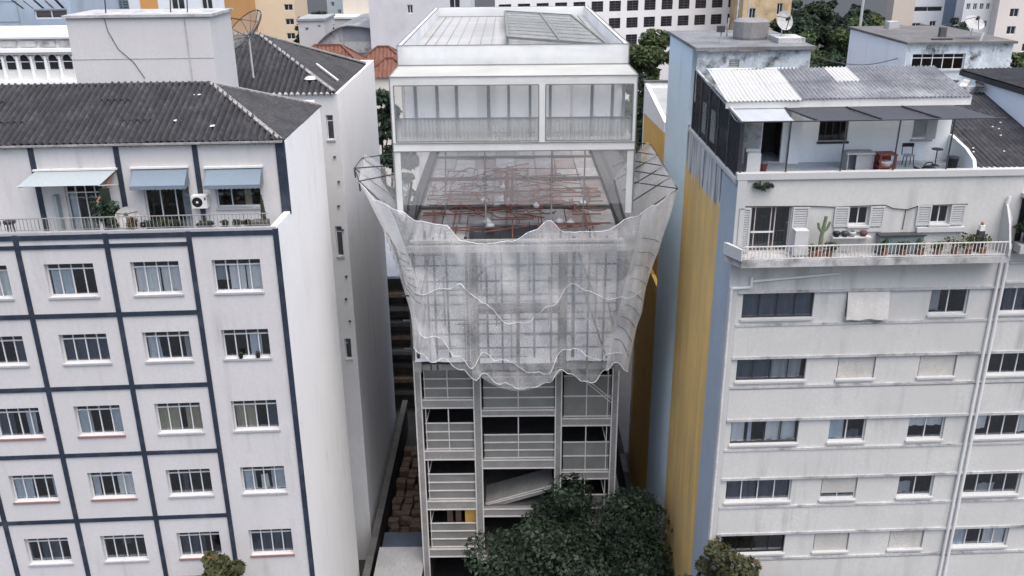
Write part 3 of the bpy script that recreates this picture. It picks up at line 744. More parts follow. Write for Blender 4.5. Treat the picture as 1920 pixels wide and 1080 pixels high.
# balcony slab, side cheeks, rail
MB(F).prism([(-.30, -.001), (9.45, -.001), (9.45, -.80), (.15, -.80)], 'z', -10.73, -10.48).build('balcony_slab', M_rledge, RB)
mb = MB(F); mb.prism([(-.33, 0.0), (-.30, -.06), (.10, -.86), (.16, -.80), (-.18, 0.0)], 'z', -10.47, -10.05); mb.build('balcony_cheek', M_rcol, RB)
mb = MB(F); mb.prism([(-.001, -8.75), (-.2, -8.85), (-.55, -9.4), (-.86, -10.2), (-.86, -10.47), (-.001, -10.47)], 's', 9.40, 9.47); mb.build('balcony_cheek', M_rcol, RB)
mb = MB(F); mb.box(.2, 9.38, -.78, -.74, -10.0, -9.965).box(.2, 9.38, -.775, -.745, -10.44, -10.41); mb.build('rail', M_railw, RB)
for k in range(72):
    x = .22+k*.128; MB(F).box(x-.012, x+.012, -.772, -.748, -10.41, -10.0).build('baluster', M_railw, RB)
# second bay to the right of the pipes
MB(F).box(9.95, 16.5, -.5, -.001, -8.6, -8.45).build('bay_canopy', M_rcol, RB)
MB(F).box(9.95, 16.5, -.6, -.001, -10.5, -10.2).build('bay_slab', M_rledge, RB)
for k in range(5): MB(F).box(10.2+k*1.3, 10.27+k*1.3, -.08, -.02, -10.2, -8.6).build('bay_mullion', M_frame, RB)
for k in range(5): MB(F).box(10.0+k*1.3+.05*(k > 0), 10.2+k*1.3 if k == 0 else 10.19+k*1.3, -.06, -.03, -10.19, -8.61).build('bay_pane', M_black, RB)
for k in range(4): MB(F).box(10.28+k*1.3, 11.49+k*1.3, -.055, -.035, -10.19, -8.61).build('bay_pane', mat('dark_bay_glass', (.02, .022, .024), rough=.08, spec=.6, bump=0), RB)
for z in (-10.95, -11.7): MB(F).box(9.97, 16.5, -.12, -.052, z-.08, z).build('ledge', M_rcol, RB)
# ---- roof terrace
BW = 2.5; TX = 7.75
th = [(1.39, 2.12, -7.85, -6.1), (3.45, 4.52, -7.09, -6.2), (6.9, 7.6, -7.06, -6.2)]
mb = MB(F); wall_holes(mb, .18, 8.3, -7.86, -5.62, th, BW, .15)
mb.quad((8.3, BW, -7.86), (8.3, BW+3.2, -7.86), (8.3, BW+3.2, -5.0), (8.3, BW, -5.62)); mb.build('terrace_wall', M_twall, RB)
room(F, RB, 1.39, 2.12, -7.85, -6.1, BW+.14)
window(F, RB, 3.45, 4.52, -7.09, -6.2, BW+.1, 4, None, [], .02, frame_mat=M_iron, seed=420, sillmat=M_iron)
window(F, RB, 6.9, 7.6, -7.06, -6.2, BW+.1, 1, None, [(.05, .95, 'w')], .02, seed=421)
MB(F).box(7.25, 7.62, BW-.35, BW-.3, -7.0, -6.05).build('open_shutter', M_rcol, RB)
MB(F).box(.2, 1.35, BW-.03, BW-.002, -7.85, -6.0).build('stained_panel', M_mould, RB)
MB(F).box(2.32, 2.75, BW-.2, BW-.002, -7.86, -5.9).build('wall_pier', M_twall, RB)
MB(F).prism([(BW, -7.86), (BW, -6.9), (1.2, -7.15), (.55, -7.4), (.3, -7.86)], 's', 8.30, 8.42).build('curved_terrace_wall', M_twall, RB)
# corrugated roof over the terrace flat
r0, r1, z0r, z1r = 2.2, 5.6, -5.52, -4.93
x = -.12; k = 0
while x < 8.7:
    x1 = min(x+.9, 8.75)
    wh = x < 2.4
    for c, (t0, t1) in enumerate(((0, .55), (.52, 1.0))):
        sheet_mesh(F, x, x1, lambda a, t: (a, r0+(r1-r0)*t+(0.0 if a > 2.6 else -.1), z0r+(z1r-z0r)*t+.02*c+.006*(k % 3)+(0 if wh else .03)), lambda a: (t0, t1), .15, .026).build('roof_sheet', M_zincw if wh or (k == 5 and c == 1) else M_zincg, RB)
    x = x1; k += 1
MB(F).box(-.1, 2.58, r0-.02, r0+.08, -5.80, -5.57).build('fascia', M_fascia, RB); MB(F).box(2.6, 8.76, r0+.05, r0+.13, -5.80, -5.52).build('fascia', M_fascia, RB)
MB(F).box(-.1, 3.4, r1-.05, r1+.3, -5.05, -4.90).build('roof_flashing', M_mould, RB)
# retractable awnings on posts
for x0, x1, mt_, sag in ((.0, 2.0, mat('faded_awning', (.38, .41, .45), var=.15), .16), (2.03, 4.2, M_awd, .03), (4.23, 6.2, M_awd, .03), (6.23, 8.3, M_awd, .03)):
    MB(F).grid(lambda u, v: (x0+(x1-x0)*u+.45*(1-v)*(x0 > 1)-.0, .02+(r0-.06)*v-(.0), -5.87+.05*v-sag*math.sin(math.pi*v)-.012*math.sin(u*25)*(1-v)), 10, 6).build('awning', mt_, RB, smooth=True)
MB(F).bar((-.05, .02, -5.86), (8.9, .02, -5.86), .05, n=6).build('awning_bar', M_iron, RB)
for x in (2.02, 4.22, 6.22): MB(F).bar((x+.45, .02, -5.83), (x, r0-.05, -5.80), .06).build('awning_arm', M_iron, RB)
for x in (.05, 1.62, 3.50, 5.32, 7.17): MB(F).bar((x, .08, -7.60), (x, .02, -5.86), .055, n=6).build('post', M_iron, RB)
# side screen of the terrace: framed dark mesh panels
ys = [30.25, 32.0, 33.7, 35.4, 37.0, 38.6]
def ztop_s(y): return -5.92+(y-30.25)/(38.6-30.25)*.62
for k in range(5):
    y0, y1 = ys[k], ys[k+1]
    MB().prism([(y0+.05, -7.86), (y1-.05, -7.80), (y1-.05, ztop_s(y1)-.06), (y0+.05, ztop_s(y0)-.06)], 's', TX+.02, TX+.035).build('screen_panel', M_screen, RB)
    if k in (2, 3):
        MB().box(TX+.0, TX+.012, y0+.5, y1-.4, -7.5, -6.3).build('screen_window', M_vrail, RB)
for y in ys: MB().bar((TX+.03, y, -7.9), (TX+.03, y, ztop_s(y)), .09).build('screen_post', M_iron, RB)
MB().bar((TX+.03, 30.2, -5.9), (TX+.03, 38.7, ztop_s(38.7)), .08).build('screen_rail', M_rledge, RB)
MB().bar((TX-.02, 30.1, -7.93), (TX-.02, 38.9, -7.86), .14).build('screen_sill', M_rcol, RB)
# machine-room box at the back
mb = MB(F); wall_holes(mb, .0, 4.75, -6.6, -4.55, [(1.35, 1.78, -5.2, -4.88)], 8.3, .2); mb.quad((4.75, 8.3, -6.6), (4.75, 14.2, -6.6), (4.75, 14.2, -4.5), (4.75, 8.3, -4.5)); mb.quad((1.2, 8.52, -5.3), (1.9, 8.52, -5.3), (1.9, 8.52, -4.8), (1.2, 8.52, -4.8)); mb.build('machine_room_wall', M_mould, RB)
for k in range(4): MB(F).box(1.36, 1.77, 8.33, 8.38, -5.18+.08*k, -5.14+.08*k).build('louvre', M_rledge, RB)
MB(F).box(-.12, 4.85, 8.1, 15.1, -4.50, -4.36).build('machine_room_slab', mat('weathered_slab', (.20, .205, .215), var=.3, blotch=.6, stain=(.09, .09, .09), blotch_scale=.9), RB)
MB(F).lathe((2.9, 11.2, -4.36), [(.75, 0), (.78, .1), (.78, .75), (.6, .85)], 14).build('roof_tank', mat('grey_tank', (.25, .245, .24), var=.2, streak=.5), RB)
MB(F).box(3.6, 4.75, 9.2, 10.8, -4.355, -4.15).build('roof_hatch', M_rledge, RB)
for (x, y, h) in ((2.4, 12, 1.6), (3.0, 12.4, 2.2), (1.2, 9.6, .55), (2.1, 12.3, .8)): MB(F).bar((x, y, -4.36), (x+.05, y, -4.36+h), .07, n=6).build('roof_pipe', M_rledge, RB)
MB(F).box(1.05, 1.35, 9.45, 9.75, -3.9, -3.65).build('pipe_cowl', M_iron, RB)
dish('dish_antenna', 'small solid white dish on the mouldy machine room roof right of the pipes', F(4.0, 10.2, -3.55-H), .42, (.35, -.85, .35), M_rledge, ribs=False, mast=.75)
# dark sloping roof and white parapet at the right edge
NB = thing('neighbour_roof', 'black corrugated lean-to roof with white parapet at the right edge of the terrace', 'roof', F(11.5, 3, -7.8))
x = 8.75; k = 0
while x < 12.15:
    x1 = min(x+.85, 12.2)
    for c in range(2): sheet_mesh(F, x, x1, lambda a, t: (a, .75+3.7*t+3.6*c, -7.97+.82*t+.79*c+.012*(k % 3)+.02*c), lambda a: (0, 1), .2, .03).build('roof_sheet', M_tile, NB)
    x = x1; k += 1
MB(F).box(12.21, 12.4, .75, 10.1, -9.5, -5.93).build('white_parapet', M_twall, NB)
MB(F).box(12.1, 16.5, .6, 10.2, -5.925, -5.72).build('upper_roof_deck', M_tile2, NB)
x = 12.1; k = 0
while x < 16.4:
    sheet_mesh(F, x, x+1.0, lambda a, t: (a, .6+9.6*t, -5.66+.012*(k % 3)), lambda a: (0, 1), .2, .03).build('roof_sheet', M_tile, NB); x += 1.0; k += 1
MB(F).box(8.6, 12.2, 8.1, 8.3, -9, -6.1).build('rear_wall', M_mould, NB)
for k in range(5): MB(F).bar((9+k*.7, 8.0-.1*k, -6.05), (10.2+k*.6, 8.6+.2*k, -5.98), .3, .05).build('loose_sheet', M_rledge if k % 2 else M_tile2, NB)
for k in range(8):
    rn = random.Random(k); d_ = 1.6+rn.random()*3.5; MB(F).lathe((9+rn.random()*2.6, d_, -7.97+.222*(d_-.75)+.03), [(0, 0), (.045, 0), (.035, .03), (0, .035)], 6).build('roof_bolt', M_wp, NB)

# rear building beyond the right terrace
K = Frame(19.65, 46.0, 1)
KB = thing('rear_building', 'flat-roofed building with blank white flank and grilled windows behind the corrugated terrace roof', 'building', K(2, 4, -H))
mb = MB(K); wall_holes(mb, 0, 5.3, ZB, -5.2, [(.35, 3.0, -6.45, -5.66)], 0, .2); mb.quad((5.3, 0, ZB), (5.3, 8, ZB), (5.3, 8, -5.2), (5.3, 0, -5.2)); mb.build('wall', M_mould, KB)
mb = MB(K); mb.quad((0, 8, ZB), (0, 0, ZB), (0, 0, -5.2), (0, 8, -5.2)); mb.box(-.02, -.003, 5.2, 5.3, -9, -5.2); mb.build('flank_wall', M_side, KB)
window(K, KB, .35, 3.0, -6.45, -5.66, .15, 5, .22, [], .02, seed=500)
mb = MB(K); mb.box(-.1, 5.4, -.2, 8.2, -5.2, -5.08); mb.build('roof_slab', mat('weathered_roof', (.15, .145, .14), var=.3, blotch=.5, stain=(.07, .07, .07)), KB)
MB(K).box(1.5, 2.5, .6, .8, -5.08, -5.0).build('dark_gutter', M_iron, KB)
MB(K).box(2.5, 2.8, 2, 2.3, -5.08, -4.6).build('chimney', M_concd, KB)
MB(K).box(1.6, 2.2, 6.5, 7.2, -5.08, -4.7).build('roof_box', M_rledge, KB)
MB(K).bar((3.6, .2, -5.5), (3.75, .1, -4.7), .1, n=6).build('white_pipe', M_wp, KB)
MB(K).bar((.9, 9, -8), (.9, 9, -2.9), .16, n=6).build('mast', M_rledge, KB)
dish('dish_antenna', 'pale dish on the mouldy flat roof near the right edge', K(3.7, 1.2, -4.4-H), .5, (.1, -.6, .75), M_rledge, ribs=False, mast=.7)

# things on the right terrace and balcony
def put(name, label, cat, fr, a, d, z): return thing(name, label, cat, fr(a, d, z))
t = put('washing_machine', 'white upright washing machine beside the dark terrace doorway', 'appliance', F, .75, 1.2, -7.86)
MB(F).box(.5, .98, .95, 1.4, -7.84, -7.15).build('body', M_wp, t); MB(F).box(.5, .98, 1.2, 1.4, -7.147, -7.03).build('control_panel', M_wp, t); MB(F).box(.54, .94, .97, 1.18, -7.147, -7.12).build('lid', M_cb, t)
for x in (.53, .95):
    for y in (1.0, 1.36): MB(F).box(x-.02, x+.02, y-.02, y+.02, -7.86, -7.841).build('foot', M_black, t)
t = put('bucket', 'small red and blue bucket next to the white washing machine', 'bucket', F, 1.2, 1.3, -7.86)
MB(F).lathe((1.2, 1.3, -7.86), [(.1, 0), (.14, .28), (.15, .3), (.13, .3)], 12).build('pail', M_red, t); MB(F).lathe((1.2, 1.3, -7.56), [(.151, 0), (.151, .04), (.13, .045)], 12).build('rim', M_awb, t)
t = put('cabinet', 'grey open-fronted cabinet standing left of the red cart on the terrace', 'cabinet', F, 4.6, 1.3, -7.86)
mb = MB(F); mb.box(4.1, 4.14, 1.1, 1.6, -7.86, -7.28).box(5.0, 5.04, 1.1, 1.6, -7.86, -7.28); mb.build('side_panel', M_sill, t)
MB(F).box(4.06, 5.08, 1.06, 1.64, -7.279, -7.22).build('top', M_rledge, t); MB(F).box(4.42, 4.99, 1.11, 1.14, -7.86, -7.29).build('door', M_sill, t); MB(F).box(4.14, 4.999, 1.56, 1.6, -7.86, -7.29).build('back_panel', M_cg, t)
t = put('cart', 'small red cart with a white basin on its shelf, on the terrace', 'cart', F, 5.25, .95, -7.86)
for x in (5.12, 5.66):
    for y in (.72, 1.2): MB(F).bar((x, y, -7.86), (x, y, -7.24), .05).build('leg', M_red, t)
MB(F).box(5.08, 5.7, .68, 1.24, -7.24, -7.2).build('top', M_red, t); MB(F).box(5.09, 5.69, .69, 1.23, -7.68, -7.64).build('shelf', M_red, t); MB(F).box(5.15, 5.64, 1.2, 1.22, -7.86, -7.24).build('back_panel', M_red, t)
MB(F).lathe((5.4, .92, -7.639), [(.16, 0), (.24, .13), (.25, .15), (.2, .15)], 14).build('basin', M_wp, t)
t = put('chair', 'dark metal chair with round backrest standing against the terrace wall', 'chair', F, 6.55, 1.7, -7.86)
MB(F).lathe((6.55, 1.7, -7.5), [(.2, 0), (.21, .02), (.2, .04)], 12).build('seat', M_cg, t)
mb = MB(F); mb.grid(lambda u, v: (6.55+.22*math.cos(math.pi*(u)), 1.9+.05*math.sin(math.pi*u), -7.22+.14*v), 8, 1); mb.build('backrest', M_black, t)
for x, y in ((6.4, 1.56), (6.7, 1.56), (6.4, 1.86), (6.7, 1.86)): MB(F).bar((x, y, -7.86), (6.55+(x-6.55)*.8, 1.7+(y-1.7)*.8, -7.48), .025).build('leg', M_iron, t)
for x in (6.36, 6.74): MB(F).bar((x, 1.88, -7.5), (x, 1.93, -7.15), .025).build('back_post', M_iron, t)
t = put('bar_table', 'small round pedestal table by the curved terrace wall', 'table', F, 7.55, 1.7, -7.86)
MB(F).lathe((7.55, 1.7, -7.28), [(.2, 0), (.2, .03)], 14).build('top', M_iron, t); MB(F).bar((7.55, 1.7, -7.84), (7.55, 1.7, -7.28), .04, n=8).build('stem', M_iron, t); MB(F).lathe((7.55, 1.7, -7.86), [(.16, 0), (.14, .02), (.03, .04)], 12).build('foot', M_iron, t)
t = put('watering_can', 'black watering can with spout lying in front of the small table', 'can', F, 6.75, .55, -7.86)
MB(F).lathe((6.8, .55, -7.86), [(.26, 0), (.28, .06), (.24, .2), (.12, .27)], 14).build('body', M_black, t, smooth=True); MB(F).bar((6.6, .55, -7.75), (6.25, .5, -7.62), .09, n=8).build('spout', M_black, t)
MB(F).path([(6.6, .55, -7.62), (6.68, .55, -7.48), (6.85, .55, -7.45), (7.0, .55, -7.6)], .04, n=6).build('handle', M_black, t)
t = put('bin', 'black waste bin in the corner of the curved terrace wall', 'bin', F, 7.9, 1.15, -7.86)
MB(F).lathe((7.9, 1.15, -7.86), [(.15, 0), (.2, .38), (.21, .4)], 12).build('tub', M_black, t); MB(F).lathe((7.9, 1.15, -7.459), [(.215, 0), (.2, .05), (.05, .08)], 12).build('lid', M_iron, t)

def plant(name, label, fr, a, d, z, h, spread, n, leaf, pot_r=.14, pot_h=.2, pm=None, material=None, group=None, seed=0):
    t = thing(name, label, 'plant', fr(a, d, z), group)
    MB(fr).lathe((a, d, z), [(pot_r*.75, 0), (pot_r, pot_h*.9), (pot_r*1.08, pot_h*.92), (pot_r*1.08, pot_h)], 10).build('pot', pm or M_terra, t)
    rn = random.Random(seed); cl = []
    for k in range(6):
        p = fr(a+rn.uniform(-.6, .6)*spread, d+rn.uniform(-.6, .6)*spread, z+pot_h+h*rn.uniform(.25, .9)); cl.append((*p, spread*.5))
    mb = MB(fr)
    for c in cl: mb.bar((a, d, z+pot_h-.02), (a+(c[0]-t.location.x)*.9, d+(c[1]-t.location.y)*.9, c[2]-H), .02)
    mb.build('stem', M_bark, t); leaves('foliage', cl, n, leaf, material or M_leafm, t, seed+5)
    return t
# balcony plants, right block
t = put('cactus', 'tall branching cactus in a pot behind the white balcony rail', 'plant', F, 2.95, -.4, -10.48)
MB(F).lathe((2.95, -.4, -10.48), [(.13, 0), (.18, .2), (.19, .24)], 10).build('pot', M_terra, t)
def arm(pts, r_):
    mb = MB(F)
    for k in range(len(pts)-1): mb.bar(pts[k], pts[k+1], r_*2*(1-.12*k), n=8)
    return mb
arm([(2.95, -.4, -10.25), (2.96, -.4, -9.75), (3.0, -.4, -9.4), (3.04, -.4, -9.05)], .075).build('stem', M_cactus, t)
arm([(2.96, -.4, -9.62), (2.83, -.4, -9.45), (2.79, -.4, -9.28)], .05).build('arm', M_cactus, t); arm([(2.97, -.4, -9.62), (3.13, -.4, -9.48), (3.2, -.4, -9.25)], .05).build('arm', M_cactus, t)
PL = [(3.3, .3, .28), (2.7, .25, .2), (5.2, .35, .25), (5.9, .3, .3), (6.5, .35, .3), (7.1, .3, .3), (7.7, .4, .35), (8.2, .5, .35), (8.7, .55, .3)]
wh = ['left of the glass planter', 'at the foot of the cactus', 'left of the glass tank corner', 'in front of the glass tank', 'right of the glass tank', 'under the second shuttered window', 'right of the shuttered window', 'left of the dark stand', 'beside the slanted balcony cheek']
for k, (x, h, sp) in enumerate(PL): plant('potted_plant', 'leafy pot plant behind the white balcony rail, '+wh[k], F, x, -.45, -10.48, h, sp, 160, .1, seed=600+k, group='plants on the right balcony')
t = put('planter_tank', 'green-grey glass tank with dark rim on the balcony between the windows', 'planter', F, 5.8, -.2, -10.48)
MB(F).box(5.05, 6.6, -.35, -.1, -10.45, -9.84).build('tank', mat('green_grey_glass', (.16, .21, .22), rough=.15, spec=.6, bump=0), t); MB(F).box(5.0, 6.65, -.4, -.05, -9.84, -9.79).build('rim', M_iron, t); MB(F).box(5.0, 6.65, -.4, -.05, -10.48, -10.45).build('base', M_iron, t)
for k, (x, m_) in enumerate(((3.55, M_black), (3.85, M_iron), (4.1, M_sill), (4.5, mat('maroon_pot', (.12, .05, .05))))):
    t = put('pot', ['black pot leftmost on the sill below the first shuttered window', 'dark grey pot second on the sill below the first shuttered window', 'pale pot third on the sill below the first shuttered window', 'maroon round pot rightmost on the sill below the first shuttered window'][k], 'pot', F, x, -.2, -9.85)
    MB(F).lathe((x, -.2, -9.85), [(.08, 0), (.13, .1), (.12, .17), (.1, .18)], 12).build('bowl', m_, t, smooth=True); MB(F).lathe((x, -.2, -9.671), [(.1, 0), (.06, .01), (.01, .012)], 10).build('soil', M_alley, t)
MB(F).box(3.4, 4.75, -.33, -.07, -9.9, -9.855).build('shelf', M_rcol, RB)
t = put('stand', 'dark slender stand with a small brown lantern head near the slanted balcony cheek', 'stand', F, 8.6, -.3, -10.48)
MB(F).box(8.5, 8.7, -.4, -.2, -10.48, -9.7).build('pillar', M_iron, t); MB(F).box(8.52, 8.68, -.38, -.22, -9.699, -9.5).build('bracket', M_wp, t); MB(F).lathe((8.6, -.3, -9.499), [(.05, 0), (.06, .07), (.03, .12)], 10).build('lantern', M_terra, t)
plant('potted_plant', 'large dark bush in the glazed bay at the right edge', F, 10.35, -.35, -10.2, 1.2, .55, 700, .14, .2, .25, seed=640, material=M_leafd)
# things on the left balcony
F = LF
t = put('air_conditioner', 'white wall-mounted outdoor unit with dark round fan under the right blue awning', 'appliance', F, -3.2, 1.9, -9.30)
MB(F).box(-3.45, -2.90, D2-.36, D2-.06, -9.28, -8.80).build('casing', M_wp, t)
mb = MB(F)
for k in range(20):
    a = 2*math.pi*k/20; b = 2*math.pi*(k+1)/20
    mb.f.append(tuple(mb.pt(*p) for p in ((-3.25, D2-.365, -9.04), (-3.25+.19*math.cos(a), D2-.365, -9.04+.19*math.sin(a)), (-3.25+.19*math.cos(b), D2-.365, -9.04+.19*math.sin(b)))))
mb.build('fan_grille', M_black, t)
MB(F).box(-3.29, -3.21, D2-.375, D2-.366, -9.08, -9.0).build('fan_hub', M_wp, t); MB(F).box(-2.99, -2.93, D2-.365, D2-.361, -8.97, -8.87).build('badge', M_red, t)
for x in (-3.35, -3.0): MB(F).box(x-.02, x+.02, D2-.34, D2-.051, -9.31, -9.282).build('bracket', M_iron, t)
plant('climbing_plant', 'dense dark climbing plant on the lattice beside the pale blue awning', F, -6.3, D2-.75, -10.3, 1.6, .55, 900, .16, .2, .3, seed=700, material=M_leafd)
LP = [(-9.9, .45, .3, 'leftmost bush behind the balcony rail, left of the navy pilaster'), (-5.75, .35, .28, 'terracotta pot plant left of the grey dish'), (-5.1, .5, .3, 'terracotta pot plant right of the grey dish'), (-4.5, .3, .3, 'low green pot plant under the middle blue awning'), (-4.0, .35, .25, 'reddish pot plant under the middle blue awning, right side'), (-3.6, .25, .2, 'small pot plant just left of the third navy pilaster'),
      (-2.75, .2, .16, 'small dark pot plant right of the third navy pilaster'), (-2.4, .22, .16, 'second small pot plant right of the third navy pilaster'), (-1.9, .2, .18, 'small pot plant below the left half of the top window'), (-1.5, .25, .2, 'small pot plant below the middle of the top window'), (-1.1, .28, .2, 'small pot plant below the right end of the top window')]
for k, (x, h, sp, lb) in enumerate(LP): plant('potted_plant', lb, F, x, (.4), -9.74, h, sp, 420, .11, .15, .16, seed=710+k, group='plants on the left balcony', material=M_leafd if k % 2 else M_leafw)
for (x0, x1) in ((-10.3, -9.5), (-6.1, -3.3), (-3.0, -.8)): MB(F).box(x0, x1, .2, .62, -10.299, -9.745).build('plant_shelf', M_concd, LB)
dish('dish_antenna', 'grey offset dish lying behind the left balcony rail between terracotta pots', F(-5.45, .9, -9.35-H), .42, (.2, -.75, .6), M_rail2, ribs=False, mast=.9)
t = put('cypress', 'slim dark potted conifer at the right end of the left balcony', 'plant', F, -.55, .5, -10.3)
MB(F).box(-.95, -.4, .3, .7, -10.3, -9.4).build('planter', M_concd, t); MB(F).lathe((-.55, .5, -9.41), [(.02, 0), (.09, .1), (.07, .5), (.01, .95)], 10).build('stem', M_leafd, t)
leaves('foliage', [(*F(-.55, .5, -9.3+.1*k), .1-.008*k) for k in range(9)], 400, .07, M_leafw, t, 77)
t = put('stool', 'dark round-seated stool at the left edge of the left balcony', 'stool', F, -10.3+.55, .9, -10.3)
MB(F).lathe((-9.75, 1.2, -9.5), [(.2, 0), (.22, .05), (.2, .1)], 12).build('seat', M_black, t)
for k in range(3): MB(F).bar((-9.75+.16*math.cos(k*2.1), 1.2+.16*math.sin(k*2.1), -10.3), (-9.75+.1*math.cos(k*2.1), 1.2+.1*math.sin(k*2.1), -9.5), .035).build('leg', M_iron, t)

# ------------------------------------------------------------------ building under construction in the gap
XL, XR, YF, YB = -4.85, 5.12, 40.0, 60.0
CB = thing('construction_building', 'unfinished concrete building with pale see-through upper storeys and white-lined open floors', 'building', WORLD(.1, 49, -H))
def lines(parent, segs, material, w=.05, name='edge_line'):
    for p, q in segs: o = MB().bar(p, q, w).build(name, material, parent)
    return o
def boxedges(x0, x1, y0, y1, z0, z1, back=False):
    s = [((x0, y0, z0), (x1, y0, z0)), ((x0, y0, z1), (x1, y0, z1)), ((x0, y0, z0), (x0, y0, z1)), ((x1, y0, z0), (x1, y0, z1))]
    if back: s += [((x0, y0, z1), (x0, y1, z1)), ((x1, y0, z1), (x1, y1, z1)), ((x0, y1, z1), (x1, y1, z1))]
    return s
# roof parapet box
W_ = .22; zt, zb_ = -4.40, -5.32
for nm, bx in (('parapet', (XL, XR, YF, YF+W_, zb_, zt)), ('parapet', (XL, XL+W_, YF+W_, 62-W_, zb_, zt)), ('parapet', (XR-W_, XR, YF+W_, 62-W_, zb_, zt)), ('parapet', (XL, XR, 62-W_, 62, zb_, zt))):
    MB().box(*bx).build(nm, M_vslab if bx[2] > YF else M_vwall, CB)
MB().box(XL+W_+.01, XR-W_-.01, YF+W_+.01, 62-W_-.01, -5.05, -4.98).build('roof_deck', M_vroof, CB)
lines(CB, boxedges(XL, XR, YF-.01, 62, zb_, zt+.01, True)+[((XL+W_, YF+W_, zt+.01), (XL+W_, 62-W_, zt+.01)), ((XR-W_, YF+W_, zt+.01), (XR-W_, 62-W_, zt+.01)), ((XL+W_+.5, YF+W_, -4.96), (XL+W_+.5, 62-W_, -4.96)), ((XR-W_-.45, YF+W_, -4.96), (XR-W_-.45, 62-W_, -4.96)), ((XL+W_, 61.7, -4.96), (.0, 61.7, -4.96)), ((-.15, YF+W_, -4.96), (-.25, 61.7, -4.96)), ((XL, YF-.012, -5.22), (XR, YF-.012, -5.22))], M_dline, .034)
for k in range(6): lines(CB, [((XL+1.2+k*.55, YF+W_, -4.97), (XL+1.2+k*.55, 61.5, -4.97))], M_vrail, .04, 'roof_seam')
# louvre frame on the roof
lv = MB(); A, B_, C_, D_ = Vector((-.1, 45.0, -4.6)), Vector((4.35, 41.6, -4.6)), Vector((3.75, 57.5, -4.6)), Vector((-.3, 61.0, -4.6))
for p, q in ((A, B_), (B_, C_), (C_, D_), (D_, A), (A.lerp(B_, .55), D_.lerp(C_, .55))): lv.bar(p, q, .12)
lvo = lv.build('louvre_frame', M_slat, CB)
for k in range(26):
    t_ = (k+.5)/26; MB().bar(A.lerp(D_, t_), B_.lerp(C_, t_), .30, .03).build('slat', M_vrail if k % 3 else M_slat, lvo)
for p in (A, B_, C_, D_): MB().bar(p, (p.x, p.y, -4.98), .07).build('leg', M_slat, lvo)
# cantilevered balcony storey
yb = 36.9
MB().box(XL, XR, yb, YF-.02, -5.30, -5.26).build('canopy_slab', M_vcan, CB)
MB().box(XL, XR, yb, yb+.06, -5.60, -5.301).build('canopy_fascia', M_vwall, CB)
MB().box(XL, XR, yb, 39.3, -8.30, -7.96).build('floor_slab', M_vslab, CB)
for x in (XL, XR-.12): MB().box(x, x+.12, yb+.07, YF, -7.955, -5.605).build('side_panel', M_vthin, CB)
for x, w2 in ((XL, .14), (1.16, .26), (XR-.14, .14)): MB().box(x, x+w2, yb-.01, yb+.12, -7.955, -5.605).build('post', M_vslab, CB)
MX = [-4.45, -3.95, -3.05, -2.24, -.91, -.07, .82, 1.66, 2.55, 3.4, 4.25, 4.72]
for k, x in enumerate(MX): MB().box(x-.06, x+.06, 37.95, 38.05, -7.95, -5.62).build('mullion', M_vrail if k % 4 == 0 else mat('grey_mullion', (.33, .34, .34)), CB)
for k in range(len(MX)-1):
    MB().box(MX[k]+.065, MX[k+1]-.065, 37.98, 38.0, -7.95, -5.62).build('glazing_panel', M_vglass, CB)
    cx0, cx1 = MX[k]+.1, MX[k+1]-.1
    if k not in (3,): MB().grid(lambda u, v: (cx0+(cx1-cx0)*u, 38.2+.05*math.sin(u*14), -7.9+(1.95-.25*math.sin(math.pi*u)*(k % 2))*v), 12, 1).build('drape', M_vglass, CB, smooth=True)
for x0, x1 in ((XL+.15, 1.15), (1.43, XR-.15)):
    MB().box(x0, x1, yb+.03, yb+.04, -7.9, -6.95).build('rail_panel', M_vrail, CB)
    n = int((x1-x0)/.16)
    for k in range(n): MB().box(x0+.08+k*.16-.007, x0+.08+k*.16+.007, yb+.015, yb+.028, -7.9, -6.96).build('baluster', mat('pale_baluster', (.30, .31, .31)), CB)
    lines(CB, [((x0, yb, -6.94), (x1, yb, -6.94)), ((x0, yb, -7.9), (x1, yb, -7.9)), ((x0, yb, -5.62), (x1, yb, -5.62)), ((x0, yb, -7.9), (x0, yb, -5.62)), ((x1, yb, -7.9), (x1, yb, -5.62)), ((x0+.1, 37.9, -7.75), (x1-.1, 37.9, -7.75))], M_dline, .04, 'rail')
lines(CB, boxedges(XL, XR, yb-.02, YF, -8.3, -5.27, False)+[((XL, yb, -5.25), (XL, YF, -5.25)), ((XR, yb, -5.25), (XR, YF, -5.25)), ((XL, yb-.02, -7.97), (XR, yb-.02, -7.97))], M_dline, .034)
# lowest pale storey, standing on the raw deck
for x0, x1 in ((XL, -1.1), (-1.05, 1.68), (1.73, XR)): MB().box(x0+.02, x1-.02, yb+.02, yb+.04, -10.6, -8.31).build('glazing_panel', M_vthin, CB)
for x in (XL, XR-.02): MB().box(x, x+.02, yb+.05, 52, -11.2, -8.31).build('side_panel', M_vthin, CB)
lines(CB, [((-1.08, yb, -8.3), (-1.08, yb, -11.6)), ((1.7, yb, -8.3), (1.7, yb, -11.9)), ((XL, yb, -8.3), (XL, yb, -11.2)), ((XR, yb, -8.3), (XR, yb, -11.0)), ((3.2, yb+1.5, -8.3), (3.15, yb+1.5, -12.3)), ((-2.95, yb+4, -8.3), (-3.1, yb+4, -12.3))], M_dline, .06)
for x in (XL+.02, XR-.3): MB().box(x, x+.26, yb-.01, yb+.015, -11.0, -8.31).build('post', M_vwall, CB)
